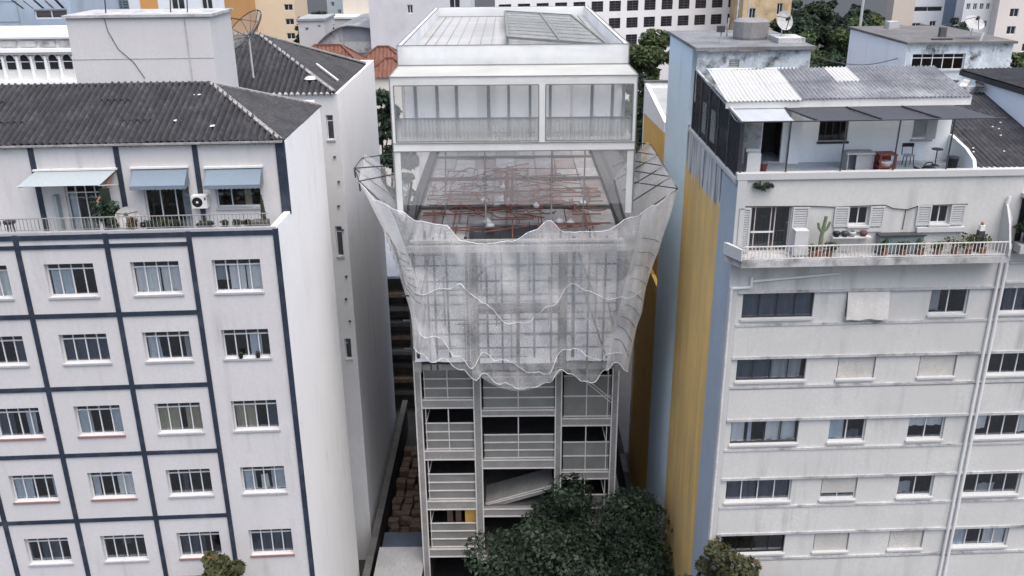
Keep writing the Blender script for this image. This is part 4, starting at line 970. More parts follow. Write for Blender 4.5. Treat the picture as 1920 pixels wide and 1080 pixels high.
# raw concrete deck
ZD = -12.42
MB().box(-4.9, 5.3, 37.0, 56, ZD-.35, ZD-.06).build('deck_slab', M_conc, CB)
rn = random.Random(11)
for i in range(8):
    for j in range(7):
        x0 = -4.35+i*1.15; y0 = 37.5+j*2.6
        if 37 < y0 < 38.5 and -1.9 < x0+.5 < 1.3: continue
        MB().box(x0+.02, x0+1.12, y0+.03, y0+2.55, ZD-.059, ZD+rn.uniform(-.02, .05)).build('formwork_board', (M_form, M_form2, M_form3)[rn.randrange(3)], CB)
MB().box(-1.9, 1.6, 37.6, 39.9, ZD-.058, ZD-.04).build('void_shade_plate', M_black, CB)  # black plate on the closed deck, coloured as the dark of a stair opening
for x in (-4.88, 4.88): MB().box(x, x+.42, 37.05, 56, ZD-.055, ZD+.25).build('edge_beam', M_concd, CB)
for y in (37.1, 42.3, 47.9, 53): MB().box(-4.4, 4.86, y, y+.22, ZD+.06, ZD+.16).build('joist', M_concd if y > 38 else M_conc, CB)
for k in range(80):
    x = rn.uniform(-4.2, 4.2); y = rn.uniform(38.5, 50); a = rn.choice((0, 0, 1.57, 1.57, rn.uniform(-.8, .8))); L_ = rn.uniform(1.0, 3.6); z = ZD+rn.uniform(.10, .22)
    dx, dy = math.cos(a)*L_/2, math.sin(a)*L_/2; x = max(-4.2+abs(dx), min(4.5-abs(dx), x))
    MB().bar((x-dx, y-dy, z), (x+dx, y+dy, z+rn.uniform(-.02, .03)), .05, n=4).build('rebar', M_rust, CB)
for k in range(44):
    x, y = rn.uniform(-3.9, 4.0), rn.uniform(39.5, 49); pts = [(x, y, ZD+.12)]; a = rn.uniform(0, 6.28)
    for j in range(5):
        a += rn.uniform(-.7, .7); x = max(-4.2, min(4.5, x+.45*math.cos(a))); y = max(38.5, y+.45*math.sin(a)); pts.append((x, y, ZD+rn.uniform(.1, .3)))
    MB().path(pts, .04, n=4).build('bent_rebar', M_rust, CB)
for k in range(14):
    x = -.2+rn.uniform(-.12, .25); y = 41.5+k*.42; MB().bar((x, y, ZD+.08), (x+rn.uniform(-.1, .1), y, ZD+rn.uniform(.5, 1.2)), .09, n=4).build('starter_bar', M_rust, CB)
for k, (x, y) in enumerate(((-1.35, 43.4), (-1.1, 39.9), (-.95, 39.3), (-.45, 43.8), (-.4, 46.0), (2.2, 39.8), (2.7, 39.6), (3.5, 42.9), (1.2, 42.4), (-.4, 43.2))):
    t = thing('sack', ['pale sack lying on the raw deck left of the rusty bars', 'white sack on the deck edge near the dark void, rear one', 'white sack on the deck edge near the dark void, front one', 'white sack at the foot of the rusty starter bars', 'white sack farthest back among the starter bars', 'white sack on the right part of the deck edge, left one', 'white sack on the right part of the deck edge, right one', 'pale sack against the right joist', 'pale sack right of the rusty bars', 'white sack just in front of the starter bars'][k], 'sack', WORLD(x, y, ZD+.06), 'sacks on the concrete deck')
    MB().lathe((x, y, ZD+.05), [(.15, 0), (.20, .06), (.18, .16), (.10, .22)], 6).build('bag', M_wp, t, smooth=True); MB().lathe((x, y, ZD+.27), [(.05, 0), (.03, .03), (.07, .06)], 6).build('tied_neck', M_fascia, t)
# concrete body below the deck
for x0, x1 in ((-4.72, -4.55), (5.02, 5.2)):
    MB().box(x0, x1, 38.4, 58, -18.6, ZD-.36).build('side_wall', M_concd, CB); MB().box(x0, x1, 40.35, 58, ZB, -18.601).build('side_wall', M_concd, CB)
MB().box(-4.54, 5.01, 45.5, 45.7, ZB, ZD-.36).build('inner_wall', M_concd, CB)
for z in (-15.6, -18.7): MB().box(-4.54, 5.01, 38.2, 45.4, z-.3, z).build('floor_slab', M_conc, CB)
for x in (-4.6, -1.9, 2.1, 4.75): MB().box(x, x+.35, 38.0, 38.35, -19.0, ZD-.37).build('column', M_conc, CB)
for x0, x1, z0, z1 in ((-1.5, 2.0, -15.5, -13.0), (2.5, 4.7, -15.4, -13.2), (-4.2, -2.0, -15.5, -13.6), (2.5, 4.7, -18.6, -16.2)): MB().box(x0, x1, 38.36, 38.45, z0, z1).build('infill_panel', M_pale, CB)
for x0, x1, z0, z1 in ((-4.52, -1.92, -18.4, -12.9), (-1.52, 2.08, -15.5, -12.9), (-1.52, 2.08, -18.5, -16.0), (2.48, 4.72, -18.4, -12.9)):
    MB().grid(lambda u, v: (x0+(x1-x0)*u, 37.85+.05*math.sin(7*u+3*v)+.03*math.sin(17*v), z0+(z1-z0)*v), 16, 16).build('tarpaulin', M_inner, CB, smooth=True)  # white sheets added behind the scaffold to brighten the net
# white-lined open floors below the net
def frame_box(nm, x0, x1, z0, z1, y0=YF, y1=None, m_=None):
    b = MB().box(x0, x1, y0, y1 or y0+.3, z0, z1).build(nm, m_ or M_conc, CB)
    lines(b, boxedges(x0, x1, y0-.012, y0+.3, z0, z1), M_line, .06)
    return b
for x0, x1 in ((-4.85, -4.55), (-1.95, -1.60), (2.12, 2.42), (4.93, 5.22)): frame_box('column', x0, x1, ZB if x0 < -4 or x0 > 4 else -31.2, -18.2, YF-.04)
LBm = [(-21.99, -21.54), (-24.98, -24.48), (-28.0, -27.5), (-31.0, -30.53)]
MBm = [(-22.47, -22.15), (-25.52, -25.05), (-28.46, -28.02), (-31.4, -31.0)]
RBm = [(-23.06, -22.66), (-26.2, -25.8), (-29.4, -29.0)]
for beams, x0, x1, nr, frac in ((LBm, -4.545, -1.955, 3, .62), (MBm, -1.595, 2.115, 3, .55), (RBm, 2.425, 4.925, 2, .62)):
    top = -18.9
    for (z0, z1) in beams:
        frame_box('beam', x0, x1, z0, z1)
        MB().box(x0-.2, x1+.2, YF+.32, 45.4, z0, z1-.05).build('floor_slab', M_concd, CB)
        h = (top-z1)*frac
        if not (x0 > -2 and x0 < 2 and z1 < -27):
            g = MB().box(x0+.12, x1-.05, YF+.16, YF+.18, z1+.02, z1+h).build('guard_panel', M_guard, CB)
            for r_ in range(nr+1):
                zz = z1+.06+(h-.06)*r_/nr
                MB().bar((x0+.1, YF+.13, zz), (x1-.03, YF+.13, zz), .055).build('rail', M_line, g)
        if x0 < 2 and abs(z1+21.5) < 4 or x0 > 2: MB().bar(((x0+x1)/2, YF+.1, z1), ((x0+x1)/2, YF+.1, top), .05).build('upright', M_line, CB)
        lines(CB, [((x0+.16, YF+.1, z1), (x0+.16, YF+.1, top)), ((x0+.16, YF+.1, z1+h), (x0+.45, YF+2.5, top-.1))], M_line, .04, 'perspective_line') if x0 < -3 else None
        lines(CB, [((x1-.2, YF+.1, z1), (x1-.2, YF+.1, top)), ((x1-.2, YF+.1, z1+h), (x1-.5, YF+2.5, top-.1))], M_line, .04, 'perspective_line') if x0 > 2 else None
        top = z0
# ramp seen in the middle bay and boards in the left bay
mb = MB(); mb.prism([(-1.5, -28.0), (2.05, -26.9), (2.05, -27.25), (-1.5, -28.4)], 'd', YF+.5, YF+2.2); mb.build('ramp', M_conc, CB)
lines(CB, [((-1.5, YF+.48, -28.0), (2.05, YF+.48, -26.9)), ((-1.5, YF+.48, -28.1), (2.05, YF+.48, -27.05)), ((2.5, YF+.05, -19.6), (4.9, YF+.05, -21.8)), ((2.5, YF+.05, -19.45), (4.9, YF+.05, -21.6))], M_line, .045, 'ramp_line')
for k, x in enumerate((-3.55, -3.1, -2.6, -2.3)): MB().box(x, x+.3, YF+.5, YF+.56, -30.45, -28.1+.1*(k % 2)).build('timber_board', M_yel if k > 1 else M_wood, CB)

# ------------------------------------------------------------------ scaffold behind the net
SC = thing('scaffold', 'grey tube scaffold standing behind the white debris net', 'scaffold', WORLD(.2, 37.5, -19))
SX = [-4.3, -3.75, -3.45, -2.85, -2.0, -1.75, -1.1, -.45, .25, 1.0, 1.75, 2.1, 2.75, 3.4, 4.1, 4.7]
for k, x in enumerate(SX): MB().bar((x, 37.45, -18.6 if k % 3 else -18.0), (x+.04*(k % 3-1), 37.45, -12.2+.3*(k % 2)), .09 if k % 4 else .15, n=6).build('upright', M_tube, SC)
for k, z in enumerate((-12.55, -12.75, -13.5, -14.25, -14.9, -15.35, -16.1, -16.8, -17.5)):
    x0 = -4.9 if k % 2 == 0 else -4.9+.8; x1 = 5.2 if k % 3 else 4.4
    MB().bar((x0, 37.38, z), (x1, 37.38, z+.03), .08 if k > 1 else .14, n=6).build('ledger', M_tube, SC)
for k in range(13):
    x = -4.5+k*.76+.1*math.sin(k*5); z0 = -18.2+1.7*((k*5) % 3); MB().bar((x, 37.62, z0), (x, 37.62, z0+2.4+.8*(k % 2)), .045, n=5).build('guard_tube', M_tube, SC)
for k in range(10):
    x = -4.7+1.05*((k*3) % 8); z = -13.1-.55*k; MB().bar((x, 37.58, z), (x+2.2, 37.58, z+.02), .045, n=5).build('guard_tube', M_tube, SC)
for p, q in (((-4.3, 37.5, -16), (-3.6, 37.5, -13)), ((3.2, 37.5, -14.8), (4.3, 37.5, -18.1)), ((2.9, 37.5, -12.9), (3.8, 37.5, -15.4)), ((-4.2, 37.5, -17.6), (-3.9, 37.5, -15.5)), ((4.3, 37.5, -15.4), (4.9, 37.5, -18.0)), ((-1.7, 37.5, -14.3), (-1.1, 37.5, -13.6))): MB().bar(p, q, .08, n=6).build('brace', M_tube, SC)
# outriggers that hold the catch tray
for k, (y, tx, tz) in enumerate(((38.7, -6.66, -10.0), (41.1, -7.25, -10.0), (44.0, -7.35, -10.2))):
    MB().bar((tx, y, tz), (-4.9, y+.6, -10.0+.2*(k == 0)), .06, n=6).build('outrigger', M_tube, SC); MB().bar((tx, y, tz), (-4.8, y+.5, -12.2), .05, n=6).build('outrigger_strut', M_tube, SC); MB().bar((tx, y, tz), (tx+.02, y, tz-.45), .07, n=6).build('tip_post', M_tube, SC)
MB().path([(-6.66, 38.7, -10.0), (-7.25, 41.1, -10.0), (-7.35, 44.0, -10.2)], .05, n=6).build('tray_edge', M_tube, SC)
for k, (y, tx, tz) in enumerate(((37.0, 7.0, -10.0), (39.2, 7.1, -10.05), (41.4, 7.15, -10.1), (43.6, 7.2, -10.1), (46, 7.2, -10.1))):
    MB().bar((tx, y, tz), (5.2, y-.3, -11.2), .06, n=6).build('outrigger', M_tube, SC); MB().bar((tx, y, tz), (5.2, y+1.6, -10.1), .05, n=6).build('outrigger_strut', M_tube, SC)
MB().path([(7.0, 37.0, -10.0), (7.15, 41.4, -10.1), (7.2, 46, -10.1)], .04, n=6).build('tray_edge', M_tube, SC)
for x0, x1, y0 in ((-4.6, -4.85, 37.3), (4.75, 5.35, 37.3)):
    MB().bar((x0, y0+3.5, -10.6), (x1, y0, -13.2), .12, n=6).build('raker', M_tube, SC); MB().bar((x0+.35*(1 if x0 < 0 else -1), y0+3.2, -11), (x1+.3*(1 if x0 < 0 else -1), y0, -13.4), .08, n=6).build('raker', M_tube, SC)

# ------------------------------------------------------------------ debris net
NT = thing('debris_net', 'torn white debris netting draped round the scaffold and flaring out at both sides', 'net', WORLD(.2, 36.6, -18.5))
TOP = [(-6.66, 38.6, -10.0), (-5.7, 36.9, -10.35), (-4.6, 36.4, -10.7), (-3.95, 36.35, -11.1), (-2.75, 36.3, -11.3), (-2.1, 36.3, -12.0), (-1.2, 36.3, -12.15), (0, 36.3, -12.0), (.95, 36.3, -11.55), (1.6, 36.3, -11.12), (2.2, 36.3, -11.65), (3.85, 36.3, -11.6), (5.1, 36.4, -11.05), (6.0, 36.5, -10.55), (7.0, 37.0, -10.0)]
BOT = [(-4.45, 37.2, -17.25), (-4.2, 37.0, -17.5), (-3.65, 36.95, -17.9), (-3.05, 36.95, -17.75), (-2.3, 36.9, -18.3), (-1.7, 36.9, -18.75), (-1.3, 36.9, -18.5), (-.6, 36.85, -18.95), (.6, 36.8, -19.25), (1.55, 36.85, -19.0), (2.15, 36.9, -18.35), (2.65, 36.9, -18.5), (3.15, 36.9, -18.95), (3.75, 36.9, -18.95), (4.2, 36.95, -18.35), (4.7, 37.0, -18.05), (5.25, 37.2, -18.55)]
def smooth_at(P, u):
    n = len(P)-1; x = min(max(u, 0), 1)*n; i = min(int(x), n-1); t = x-i
    p0, p1, p2, p3 = (Vector(P[max(0, min(n, i+k))]) for k in (-1, 0, 1, 2))
    return 0.5*((2*p1)+(p2-p0)*t+(2*p0-5*p1+4*p2-p3)*t*t+(3*p1-p0-p2*1-p3*-1-p1*0-p2*2+0*p3)*t*t*t) if False else p1.lerp(p2, t*t*(3-2*t)*.5+t*.5)
def at_x(P, f):
    x = P[0][0]+(P[-1][0]-P[0][0])*f
    for a, b in zip(P, P[1:]):
        if a[0] <= x <= b[0]+1e-6:
            t = (x-a[0])/max(1e-6, b[0]-a[0]); t2 = t*t*(3-2*t); return Vector((x, a[1]+(b[1]-a[1])*t, a[2]+(b[2]-a[2])*t2))
    return Vector(P[-1])
def netP(u, v, off=0.0):
    a, b = at_x(TOP, u), at_x(BOT, u)
    e = (1-v)**1.9 if u < .5 else (1-v)**1.25
    eu = abs(2*u-1)**3
    k = (1-v)*(1-eu)+e*eu
    x = b.x+(a.x-b.x)*k; z = a.z+(b.z-a.z)*v
    y = b.y+(a.y-b.y)*(1-v)+.20*math.sin(3.4*x+.9*math.sin(.9*z))*math.sin(math.pi*v)+.09*math.sin(7.3*x+.8*z+math.sin(2*z))*(.3+v)+.03*math.sin(17*x-1.4*z)+.05*math.sin(2.3*z+1.7*x)-.14*math.sin(math.pi*((v*2.6) % 1))
    return (x, y-off, z)
M_nets = veil('dense_debris_net', (0.96, 0.965, 0.97), 0.60, 0.08, 0.6, weave=0.15, transl=0.5)
MB().grid(lambda u, v: netP(.115+.775*u, v), 130, 90).build('front_sheet', M_net, NT, smooth=True)
MB().grid(lambda u, v: netP(.115*u, v), 16, 60).build('flare_sheet', M_nets, NT, smooth=True)
MB().grid(lambda u, v: netP(.89+.11*u, v), 16, 60).build('flare_sheet', M_nets, NT, smooth=True)
def sideP(top, bot, ex):
    def f(u, v):
        a, b = Vector(top[0]).lerp(Vector(top[1]), u), Vector(bot[0]).lerp(Vector(bot[1]), u)
        k = (1-v)**ex
        return (b.x+(a.x-b.x)*k+.06*math.sin(5*u*3+9*v)*v, b.y+(a.y-b.y)*k, a.z+(b.z-a.z)*v+.06*math.sin(14*u)*v)
    return f
ls = sideP([(-6.66, 38.62, -10.0), (-7.35, 44, -10.2)], [(-4.46, 37.22, -17.25), (-4.95, 46, -17.3)], 1.9)
rs = sideP([(7.0, 37.02, -10.0), (7.2, 46, -10.1)], [(5.26, 37.22, -18.5), (5.4, 46, -18.2)], 1.25)
MB().grid(ls, 30, 40).build('side_sheet', M_nets, NT, smooth=True); MB().grid(rs, 30, 40).build('side_sheet', M_nets, NT, smooth=True)
MB().grid(lambda u, v: (-4.9-1.76*u-.55*u*v, 38.75+.4*(1-u)+5.2*v, -12.1+2.1*u**.8+.05*math.sin(9*v)), 10, 16).build('tray_sheet', M_nett, NT, smooth=True)
MB().grid(lambda u, v: (5.25+1.8*u, 37.1+9*v, -12.1+2.1*u**.8+.05*math.sin(9*v)), 10, 16).build('tray_sheet', M_nett, NT, smooth=True)
# front catch flap hanging lower in the middle
MB().grid(lambda u, v: (-1.7+3.9*u, 36.72-.10*math.sin(math.pi*u), -18.35-.95*v*math.sin(math.pi*u)**.8), 24, 6).build('hanging_flap', M_nett, NT, smooth=True)
def hemA(u): return .40+.10*abs(math.sin(1.0+u*7.3))+.05*math.sin(u*13+1)+.012*math.sin(u*61)
def hemB(u): return .80+.09*abs(math.sin(.3+u*8.1))-.04*math.sin(u*17)+.012*math.sin(u*53)
def startB(u): return .30+.06*math.sin(u*9)+.03*math.sin(u*23)
MB().grid(lambda u, v: netP(.03+.94*u, hemA(u)*v, .05+.06*math.sin(11*u+4*v)), 120, 40).build('upper_layer', M_netl, NT, smooth=True)
MB().grid(lambda u, v: netP(.04+.92*u, startB(u)+(hemB(u)-startB(u))*v, .10+.05*math.sin(13*u+6*v)), 120, 40).build('middle_layer', M_netl, NT, smooth=True)
for hf, off, a0, a1 in ((hemA, .05, .03, .94), (hemB, .10, .04, .92)):
    MB().path([netP(a0+a1*i/110, hf(i/110), off+.06*math.sin(11*i/110+(4 if off < .08 else 6))+.01) for i in range(111)], 0.020, n=5).build('layer_hem', M_seam, NT)
hem = [netP(i/90, .998, .01) for i in range(91)]; MB().path(hem, .022, n=5).build('hem', M_seam, NT)
hem = [netP(i/90, .002, .01) for i in range(91)]; MB().path(hem, .022, n=5).build('hem', M_seam, NT)
for k in range(7):  # thin dark bars stand in for the shade of wrinkles in the net
    v = .30+.05*k; MB().path([tuple(Vector(ls(i/8*.7, v))+Vector((-.03, -.03, 0))) for i in range(9)], .02, n=4).build('wrinkle_shade_line', M_tube, NT)
    MB().path([tuple(Vector(netP(.005+.10*i/5, v*1.0, .03))) for i in range(6)], .018, n=4).build('wrinkle_shade_line', M_tube, NT)
for k in range(9):  # slanting wrinkle shade on the right flare, also drawn as dark bars
    v = .18+.08*k; MB().path([netP(.91+.08*i/4, v+.022*i, .03) for i in range(5)], .02, n=4).build('wrinkle_shade_line', M_tube, NT)

# ------------------------------------------------------------------ alley things
t = thing('boundary_wall', 'low dark boundary wall along the right alley floor', 'wall', WORLD(7.15, 48, -H))
for k in range(11):
    MB().box(7.0, 7.25, 36+k*2.2, 38.19+k*2.2, -H+.1, -H+2.1+.05*(k % 2)).build('wall_segment', M_lowwall, t); MB().box(6.95, 7.3, 36+k*2.2, 38.17+k*2.2, -H+2.16, -H+2.26).build('capstone', M_lowwall if k % 3 else M_concd, t)
t = thing('boundary_wall', 'low dark boundary wall with pale coping at the foot of the left alley side', 'wall', WORLD(-7.9, 45, -H))
for k in range(11):
    MB().box(-7.95, -7.7, 34+k*2.2, 36.19+k*2.2, -H+.1, -H+2.6).build('wall_segment', M_lowwall, t); MB().box(-8.0, -7.62, 34+k*2.2, 36.18+k*2.2, -H+2.605, -H+2.68).build('capstone', M_concd, t)
rn = random.Random(5); n = 0
for i in range(14):
    for j in range(5):
        for l in range(2):
            if rn.random() < .16: continue
            x = -7.25+j*.62+rn.uniform(-.08, .08); y = 45.6+i*.68+rn.uniform(-.1, .1); z = -H+.12+l*.42
            o = MB().box(-.28, .28, -.27, .27, -H+0.0, -H+.38)
            me = bpy.data.meshes.get('wood_block') or o.mesh('wood_block', M_wood)
            ob = bpy.data.objects.new('wood_block', me); COL.objects.link(ob); ob.location = (x, y, z+H+(.02 if l else 0)); ob.rotation_euler = (0, 0, rn.uniform(-.2, .2)); ob.scale = (rn.uniform(.75, 1.1), rn.uniform(.75, 1.15), rn.uniform(.85, 1.1))
            tag(ob, 'rough brown wood block in the pile on the left alley floor', 'block', 'wood blocks piled in the left alley')
t = thing('skip', 'blue-grey tarpaulin-covered skip in the left alley', 'skip', WORLD(-6.2, 43, -H+.12))
mb = MB(); mb.prism([(-7.5, -H+1.5), (-4.98, -H+1.5), (-5.2, -H+.2), (-7.2, -H+.2)], 'd', 42.0, 44.0); mb.build('hull', M_iron, t)
MB().grid(lambda u, v: (-7.55+2.62*u, 41.9+2.2*v, -H+1.56+.18*math.sin(math.pi*u)*math.sin(math.pi*v)+.03*math.sin(11*u)), 14, 10).build('tarpaulin', M_skip, t, smooth=True)
t = thing('shed', 'small shed with pale concrete roof at the near end of the left alley', 'shed', WORLD(-6, 40, -H+.12))
MB().box(-7.3, -5.0, 38.6, 41.4, -H+.12, -H+2.3).build('wall', M_lowwall, t); MB().box(-7.45, -4.9, 38.4, 41.5, -H+2.31, -H+2.5).build('roof', M_pale, t)
t = thing('alley_rack', 'white wire rack standing in the dark back of the left alley', 'rack', WORLD(-6.2, 57, -H+.12))
for z in (.3, 1.2, 2.1): MB().box(-7.0, -5.2, 57, 57.06, -H+z, -H+z+.06).build('bar', M_railw, t)
for x in (-7.0, -5.26): MB().box(x, x+.06, 57.07, 57.13, -H+.12, -H+2.2).build('post', M_railw, t)
# stepped back house at the end of the left alley
t = thing('back_house', 'brown back house with slatted floors at the far end of the left alley', 'house', WORLD(-7.5, 66, -H))
MB().box(-13, -4.5, 62, 70, -H, -23).build('wall', mat('dim_brown_render', (.10, .08, .065), var=.4, blotch=.7, stain=(.05, .045, .04), scale=.6), t)
for k in range(9): MB().box(-13, -4.4, 61.2-.2*(k % 2), 61.99, -32.5+k*1.15, -32.2+k*1.15).build('floor_band', [M_concd, M_wood, M_tile][k % 3], t)
MB().box(-13.2, -4.3, 61, 70.2, -22.99, -22.8).build('roof', M_slab, t)
for k in range(4): MB().box(-12+k*2, -11+k*2, 61.9, 61.985, -25.6, -24.2).build('window', M_black, t)
t = thing('shed', 'long dark shed roof in the right alley behind the open concrete floors', 'shed', WORLD(6.3, 60, -H))
MB().box(5.4, 7.0, 56.5, 70, -H+.2, -H+4.0).build('wall', M_lowwall, t)
for k in range(5): sheet_mesh(WORLD, 56.2+k*2.6, 58.9+k*2.6, lambda a, tt: (5.2+2.0*tt, a, -H+4.05+.5*tt+.05*(k % 2)), lambda a: (0, 1), .45, .08).build('roof_sheet', M_tile2, t)
# ochre house with white gable between the netted building and the blue wall
t = thing('ochre_house', 'ochre house with white sloping gable behind the blue party wall', 'house', WORLD(10, 52, -H))
MB().prism([(47.5, -H), (54.9, -H), (54.9, -10.1), (47.5, -9.8)], 's', 8.1, 8.3).build('wall', M_yel, t)
MB().prism([(47.5, -9.79), (54.9, -10.09), (54.9, -8.35), (47.5, -9.25)], 's', 8.08, 8.3).build('gable_wall', M_side, t)
MB().box(8.08, 13, 54.92, 55.2, -H, -8.3).build('rear_wall', M_side, t); MB().prism([(47.5, -9.6), (54.9, -8.75), (54.9, -8.65), (47.5, -9.5)], 's', 8.31, 13).build('roof', M_pale, t); MB().box(8.02, 13.05, 54.85, 55.25, -8.3, -8.2).build('coping', M_concd, t)

# ------------------------------------------------------------------ background town
OFA = 18
M_fglass = mat('far_window_glass', (.03, .034, .042), rough=.12, var=.3, scale=.4, spec=.6, bump=0)
M_red_t = mat('red_roof_tile', (.17, .078, .055), var=.3, scale=1.2, blotch=.5, stain=(.14, .08, .06))
def far_block(name, label, x, y, ang, w, dep, ztop, wmat, wins, cap=.3, frame=M_frame, bars=0, roofmat=None, smat=None):
    """plain block: front with real openings, windows (pane + frame), roof slab; wins = (a0,a1,z0,z1)"""
    fr = Frame(x, y, ang)
    # depth direction is +y here; widen the side so the block is solid from any near viewpoint
    t = thing(name, label, 'building', fr(w/2, dep/2, -H))
    mb = MB(fr); wall_holes(mb, 0, w, -H, ztop, wins, 0, .3); mb.build('wall', wmat, t)
    mb = MB(fr); mb.quad((0, dep, -H), (0, 0, -H), (0, 0, ztop), (0, dep, ztop)); mb.quad((w, 0, -H), (w, dep, -H), (w, dep, ztop), (w, 0, ztop)); mb.quad((w, dep, -H), (0, dep, -H), (0, dep, ztop), (w, dep, ztop)); mb.build('side_wall', smat or wmat, t)
    MB(fr).box(-.2, w+.2, -.2, dep+.2, ztop+.003, ztop+cap).build('roof_slab', roofmat or wmat, t)
    for (a0, a1, z0, z1) in wins:
        mb = MB(fr); f_ = .09
        mb.box(a0, a0+f_, .12, .2, z0, z1).box(a1-f_, a1, .12, .2, z0, z1).box(a0+f_, a1-f_, .12, .2, z0, z0+f_).box(a0+f_, a1-f_, .12, .2, z1-f_, z1)
        mb.box((a0+a1)/2-.04, (a0+a1)/2+.04, .12, .2, z0+f_, z1-f_)
        for b in range(bars): mb.box(a0+f_, a1-f_, .05, .09, z0+(z1-z0)*(b+1)/(bars+1)-.03, z0+(z1-z0)*(b+1)/(bars+1)+.03)
        w_ = mb.build('window', frame, t); MB(fr).box(a0+.01, a1-.01, .22, .26, z0+.01, z1-.01).build('pane', M_fglass, w_)
    return t, fr
def gridw(a0, pitch, w, n, zs, h): return [(a0+k*pitch, a0+k*pitch+w, z-h, z) for z in zs for k in range(n)]
wt = lambda nm, c, **k: mat(nm, c, var=.07, streak=k.get('streak', .5), stain=k.get('stain', tuple(x*.55 for x in c)), streak_scale=k.get('ss', .6), scale=.15)
# white gridded office block behind the roof parapet
OFZ = (-5.4, -8.5, -11.6, -14.7, -17.8)
far_block('office_building', 'long white office block with rows of dark barred windows at the top centre', -2.6, 169.5, OFA, 50.5, 14, -1, wt('office_white', (.72, .71, .71)), gridw(.7, 3.6, 2.35, 14, OFZ, 1.9), bars=3, frame=mat('dark_office_frame', (.12, .10, .10)))
far_block('stained_building', 'stained yellowish building corner behind the machine-room pipes', 42.5, 172, 4, 9.0, 10, 4, mat('stained_ochre', (.55, .42, .25), var=.2, streak=1.2, stain=(.14, .10, .07), streak_scale=.5, blotch=.6, blotch_scale=.25), [(1.2, 2.4, -15, -12.8), (6.3, 7.4, -14, -12)])
# left: blue-grey block, arcaded white house, orange and blue block
bb, frB = far_block('blue_grey_building', 'blue-grey panelled block at the top left corner', -52, 72, 3, 18.2, 10, 3, wt('blue_grey_panels', (.36, .43, .52), streak=.8), [(15.4, 17.9, -5.75, -5.05), (9, 11, -4.6, -3.5)], roofmat=M_pale)
for x in (10.5, 12.3, 14.2): MB(frB).box(x, x+.05, -.04, -.003, -H, 2.9).build('panel_joint', M_slab, bb)
for z in (-4.4, -5.9): MB(frB).box(.01, 14.2, -.04, -.003, z-.03, z).build('panel_joint', M_slab, bb)
for k in range(5): MB(frB).bar((14.8+k*.75, -.3, -4.95), (14.4+k*.8, -.9, -4.3), .25, .04).build('roof_flap', M_rledge if k % 2 else M_iron, bb)
MB(frB).box(13.9, 18.3, -1.0, -.003, -7.1, -6.75).build('dark_canopy', M_black, bb)
ar, frA = far_block('arcaded_house', 'white house with a row of small arched windows behind the left roof', -42, 60.5, 1, 13.9, 8, -6.02, wt('arcade_white', (.60, .60, .59)), [], cap=.12)
for k in range(9):
    x = 13.05-k*.92
    mb = MB(frA); pts = [(x-.27, -7.95), (x+.27, -7.95), (x+.27, -7.3)]+[(x+.27*math.cos(a), -7.3+.27*math.sin(a)) for a in [math.pi*j/10 for j in range(1, 10)]]+[(x-.27, -7.3)]
    mb.prism(pts, 'd', -.03, -.004); a_ = mb.build('arched_window', M_fglass, ar)
    mb = MB(frA); prev = None
    for j in range(11):
        p = (x+.33*math.cos(math.pi*j/10), -.06, -7.3+.33*math.sin(math.pi*j/10))
        if prev: mb.bar(prev, p, .10)
        prev = p
    mb.build('arch_moulding', M_cream, a_); MB(frA).box(x-.27, x+.27, -.06, -.035, -7.5, -7.45).build('glazing_bar', M_frame, a_)
    MB(frA).box(x+.38, x+.52, -.14, -.004, -8.9, -7.1).build('pilaster', M_side, ar)
MB(frA).box(-.3, 14.1, -.35, -.003, -6.85, -6.62).build('cornice', M_side, ar); MB(frA).box(-.3, 14.1, -.25, -.003, -7.0, -6.86).build('cornice', M_cream, ar); MB(frA).box(-.3, 14.1, -.5, -.003, -8.95, -8.7).build('balcony_slab', M_side, ar)
for k in range(11): MB(frA).box(.2+k*1.25, 1.25+k*1.25, -.12, -.003, -6.5, -6.15).build('balustrade_panel', M_rledge, ar)
ob, frO = far_block('orange_building', 'building with orange wall strips and pale blue shutters above the white box tower', -38.4, 82, 2, 13.6, 10, 3, wt('pale_blue_white', (.66, .69, .73)), [(1.5, 2.9, -6.2, -3.6), (4.2, 5.4, -6.2, -3.6), (9.0, 10.2, -6.0, -3.6), (11.6, 12.6, -6.4, -4.2)], smat=wt('orange_side', (.52, .27, .10)))
for x0, x1 in ((.0, 1.15), (6.4, 7.9)): MB(frO).box(x0, x1, -.06, -.003, -16, 2.9).build('orange_strip', wt('orange_render', (.55, .29, .10)), ob)
for (x0, x1) in ((1.55, 2.85), (4.25, 5.35)):
    for j in range(12): MB(frO).box(x0, x1, -.05, -.01, -6.15+j*.21, -6.03+j*.21).build('shutter_slat', M_awb, ob)
far_block('grey_tower', 'grey-white slim tower left of the beige tower', -62, 182, 2, 10.6, 10, 4, wt('grey_tower_render', (.62, .62, .63)), [(8.3, 9.5, z-1.3, z) for z in (-8.6, -11.6, -14.6, -17.6)])
far_block('beige_tower', 'beige apartment tower with a blank front and window column on its right', -53.7, 190, 2, 10.5, 12, 5, wt('beige_render', (.68, .54, .38), streak=.25), [(8.4, 10.1, z-1.2, z) for z in (-9.8, -12.6, -15.4, -18.2, -21)]+[(.2, 1.7, z-1.4, z) for z in (-9.5, -12.3)]+[(.2, 1.7, -19.0, -15.2)])
far_block('pale_house', 'small pale two-storey house right of the beige tower', -29.7, 132, 2, 3.6, 8, -11.0, wt('pale_house_render', (.58, .57, .57)), [(.9, 1.4, -12.4, -11.9), (2.7, 3.1, -12.0, -11.6), (2.7, 3.2, -14.7, -14.1)], roofmat=M_pale)
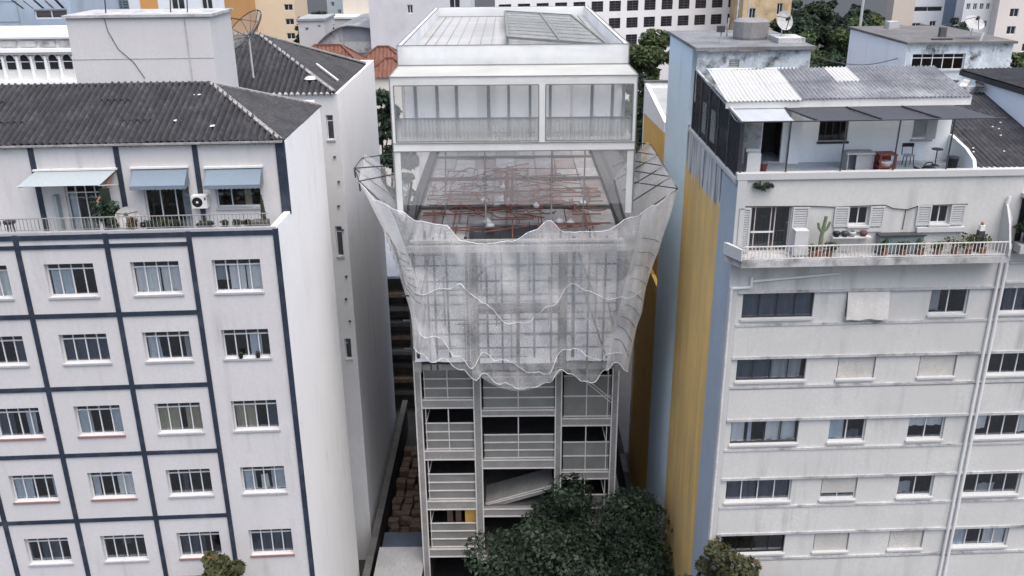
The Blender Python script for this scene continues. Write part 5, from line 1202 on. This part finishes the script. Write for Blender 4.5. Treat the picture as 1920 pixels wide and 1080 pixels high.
# barrel-roofed shed
sh = thing('barrel_shed', 'shed with a grey barrel roof and dark arched front above the red tile roofs', 'building', WORLD(-19.5, 124, -H))
arc = [(-24.4+9.4*k/14, -10.1-3.2*max(0, 1-k/7)**1.8-.9*max(0, k/7-1)**2) for k in range(15)]
for k in range(14):
    (x0, z0), (x1, z1) = arc[k], arc[k+1]
    MB().prism([(x0, z0), (x1-.02, z1), (x1-.02, z1+.12), (x0, z0+.12)], 'd', 113.5, 132).build('roof_sheet', M_pale if k % 4 else M_rledge, sh)
MB().prism([(-20.4, -H), (-15.0, -H)]+[(x, z-.05) for x, z in reversed(arc) if x > -20.5], 'd', 114.1, 114.3).build('front_wall', M_slab, sh); MB().prism([(-24.4, -H), (-20.45, -H)]+[(x, z-.05) for x, z in reversed(arc) if x < -20.3], 'd', 114.1, 114.3).build('front_wall', M_rledge, sh)
MB().box(-20.2, -15.2, 114.0, 114.09, -13.3, -12.0).build('front_band', M_rledge, sh); MB().box(-16.6, -15.9, 113.9, 113.99, -12.8, -12.3).build('vent', M_black, sh)
def hip_house(label, x, y, w, d, zr, ze):
    t = thing('tiled_house', label, 'house', WORLD(x+w/2, y+d/2, -H), 'red tiled houses in the middle distance')
    MB().box(x+.3, x+w-.3, y+.3, y+d-.3, -H, ze).build('wall', M_cream, t)
    n = 9
    for k in range(n):
        for side in (0, 1):
            x0 = x+w*k/n; x1 = x+w*(k+1)/n; y0 = y if side == 0 else y+d
            sheet_mesh(WORLD, x0, x1, lambda a, tt: (a, y0+(d/2)*tt*(1 if side == 0 else -1), ze+(zr-ze)*tt), lambda a: (0, min(1, max(0, min((a-x), (x+w-a)))/(d/2))), .45, .07).build('tile_strip', M_red_t, t)
    for s_ in (0, 1):
        xa = x if s_ == 0 else x+w; xb = x+d/2 if s_ == 0 else x+w-d/2
        mb = MB(); mb.f.append(tuple(mb.pt(*p) for p in ((xa, y, ze), (xa, y+d, ze), (xb, y+d/2, zr)))); mb.build('hip_end', M_red_t, t)
        for yy in (y, y+d): MB().bar((xa, yy, ze+.05), (xb, y+d/2, zr+.05), .22).build('hip_ridge', M_red_t, t)
    MB().bar((x+d/2, y+d/2, zr), (x+w-d/2, y+d/2, zr), .3).build('ridge', M_red_t, t)
hip_house('left red tiled roof house, weathered brown, behind the rear black roof', -24.5, 100, 8.8, 6, -11.2, -13.4)
hip_house('right red tiled roof house, partly hidden by the pale parapet', -17.6, 104, 6.2, 5, -11.8, -13.6)
hip_house('small front red tiled roof house below the barrel shed', -15.6, 97, 5.4, 4.6, -12.2, -13.9)
far_block('grey_building', 'tall blank blue-grey building side behind the left end of the pale parapet', -16.65, 112, 2, 12, 14, 6, mat('grey_blank', (.56, .57, .60), var=.08, streak=.8, stain=(.38, .39, .41), streak_scale=.3), [(9.5, 10.8, -8.2, -6.4), (4.5, 5.2, -8.6, -7.6)])
far_block('cream_building', 'cream wall block at the top edge right of the teal block', -26.4, 150, 2, 4.5, 10, 2, wt('cream_far', (.60, .55, .48)), [])
far_block('teal_building', 'pale teal block with small dark windows at the top edge above the barrel roof', -31.8, 165, 2, 3.2, 10, 4, wt('teal_far', (.45, .52, .53)), [(.7, 1.3, -11.4, -10.6), (1.8, 2.4, -12.6, -11.9), (1.7, 2.3, -10.2, -9.6)])
far_block('white_lowrise', 'low building with a white flat roof above the barrel roof', -28.2, 146, 2, 6.7, 6, -11.9, wt('lowrise_grey', (.50, .48, .46)), [], roofmat=M_fascia)
# right background
far_block('striped_building', 'white and grey striped building above the right trees', 74.2, 175, 3, 6.5, 3, 4, wt('white_far', (.70, .72, .76)), [(.6, 6.2, -13.9, -13.0), (.6, 2.6, -17.2, -15.9), (4.2, 5.4, -16.6, -15.6)])
far_block('tan_building', 'plain tan wall left of the white striped building', 69.9, 172, 3, 4.0, 3, 4, wt('tan_far', (.55, .48, .42)), [])
far_block('blue_building', 'dull blue building at the top edge right of the striped building', 84, 185, 3, 9, 3, 3, wt('blue_far', (.24, .31, .42)), [])
far_block('cream_tower', 'cream apartment building with small windows at the top right corner', 86.0, 166, 3, 18, 14, 6, wt('cream_tower_render', (.66, .61, .57)), [(x, x+1.6, z-1.4, z) for x in (2.2, 5.6, 9) for z in (-9.8, -12.8, -15.8, -18.8)], roofmat=M_pale)
far_block('grey_annex', 'pale grey annex with small dark windows joined left of the cream apartment building', 80.8, 168, 3, 5.2, 3, 4, wt('annex_grey', (.60, .61, .62)), [(x, x+.7, z-1.1, z) for x in (.5, 1.7, 2.9, 4.1) for z in (-12.0, -15.0, -18)])

# ------------------------------------------------------------------ trees
tree('street_tree', 'large dark green tree in front of the open concrete floors', 2.9, 36.0, -24.3, 5.3, 4.8, 38000, .21, M_leafk, 27, nclump=58, trunk=.35)
tree('street_tree', 'yellowing small tree at the bottom in front of the navy-grid block', -11.5, 28.4, -21.2, 1.35, 2.0, 5000, .22, M_leafw, 22, nclump=20, trunk=.16)
tree('street_tree', 'olive tree at the bottom in front of the grey-white block', 8.3, 28.6, -21.75, 2.1, 1.9, 7000, .22, M_leafw, 23, nclump=26, trunk=.2)
BT = [(16.6, 100, -8.4, 5.4, 7.5, 15000, .5, M_leafm, 'leafy tree between the pale parapet and the blue wall'), (12.6, 84, -11.3, 2.6, 6, 6000, .42, M_leafd, 'darker tree below the parapet corner, left of the ochre house'),
      (-10.4, 76, -10.6, 2.9, 8, 8000, .42, M_leafd, 'dark tree between the rear left block and the pale storeys'),
      (57.5, 190, -11.2, 6.6, 9, 8000, .8, M_leafd, 'leftmost tall dark tree of the wood right of the white dish'), (65.5, 188, -10.4, 6.8, 9, 8000, .8, M_leafd, 'second tall dark tree of the wood'), (73.0, 195, -12.2, 5, 8, 5500, .8, M_leafd, 'third tall dark tree, left of the tan wall'),
      (47.5, 152, -14.0, 5, 7, 6000, .7, M_leafm, 'tree behind the machine room roof, below the tall dark trees'), (49.5, 130, -13.6, 5, 7, 6000, .65, M_leafd, 'nearest dark tree behind the corrugated roof ridge'), (55.5, 150, -12.4, 5, 7, 6000, .7, M_leafm, 'round tree left of the blank white flank building'),
      (62, 154, -12.6, 4.4, 7, 5000, .7, M_leafl, 'light green tree above the blank white flank building'), (68.6, 158, -14.3, 4.2, 6, 5000, .7, M_leafl, 'light green tree below the white striped building'),
      (73.4, 155, -12.6, 2.6, 5, 4000, .6, M_leafd, 'dark conical tree left of the cream apartment building'), (50.5, 168, -12.2, 4.5, 7, 5000, .75, M_leafd, 'dark tree right of the stained building'), (56.2, 100, -9.9, 2.6, 6, 4500, .45, M_leafm, 'tree at the right edge below the cream apartment building'),
      (60.5, 164, -12.2, 5, 8, 6000, .75, M_leafd, 'broad dark tree right of the corrugated ridge, left of the tall mast'), (53.5, 178, -11.3, 5.5, 8, 6000, .8, M_leafd, 'tall dark tree just right of the small white dish'), (65, 170, -13.2, 4.5, 7, 5500, .75, M_leafl, 'light green tree beside the mast above the white flank'), (70.5, 178, -12.8, 4, 7, 5000, .75, M_leafm, 'mid green tree in front of the tan wall'), (44.5, 140, -14.6, 4, 6, 5000, .65, M_leafd, 'dark tree peeking over the machine room tank'),
      (-28.2, 140, -9.8, 2.7, 4, 4500, .5, M_leafd, 'round dark tree right of the beige tower'), (-31.3, 142, -10.4, 1.5, 4, 2500, .5, M_leafd, 'small dark tree touching the beige tower')]
for k, b in enumerate(BT): tree('tree', b[8], b[0], b[1], b[2], b[3], b[4], b[5], b[6], b[7], 40+k, 'trees in the background', nclump=34, trunk=.3)

cb = MB(); P0, P1 = Vector(RF(4.8, 8.2, -4.75-H)), Vector(K(.0, 1.0, -6.0-H))
P0.z -= 0; pts = [P0.lerp(P1, i/16)-Vector((0, 0, .35*math.sin(math.pi*i/16))) for i in range(17)]
cb.path([tuple(p) for p in pts], .035, n=4); tag(cb.build('overhead_cable', M_iron), 'thin black cable slung from the machine room to the blank white flank', 'cable')

F = LF
for k, u in enumerate((.35, .72)):
    (z0, z1), (a0, a1) = LR[1], LC[4]; x = a0+(a1-a0)*u
    t = thing('flower_pot', ['left', 'right'][k]+' one of two dark pots on the second-row sill by the corner', 'pot', F(x, .02, z0))
    MB(F).lathe((x, .02, z0), [(.06, 0), (.09, .12), (.095, .15), (.07, .15)], 10).build('pot', M_black, t); leaves('foliage', [(*F(x, .02, z0+.2), .09)], 60, .06, M_leafd, t, 900+k)

F = RF
t = thing('fern', 'small fern tuft hanging from the terrace coping above the balcony door', 'plant', F(.75, -.1, -8.1))
MB(F).bar((.75, -.07, -7.85), (.72, -.12, -8.05), .05).build('stem', M_bark, t)
leaves('fronds', [(*F(.6+.12*k, -.12, -7.98-.05*(k % 3)), .13) for k in range(5)], 260, .1, M_leafd, t, 955)
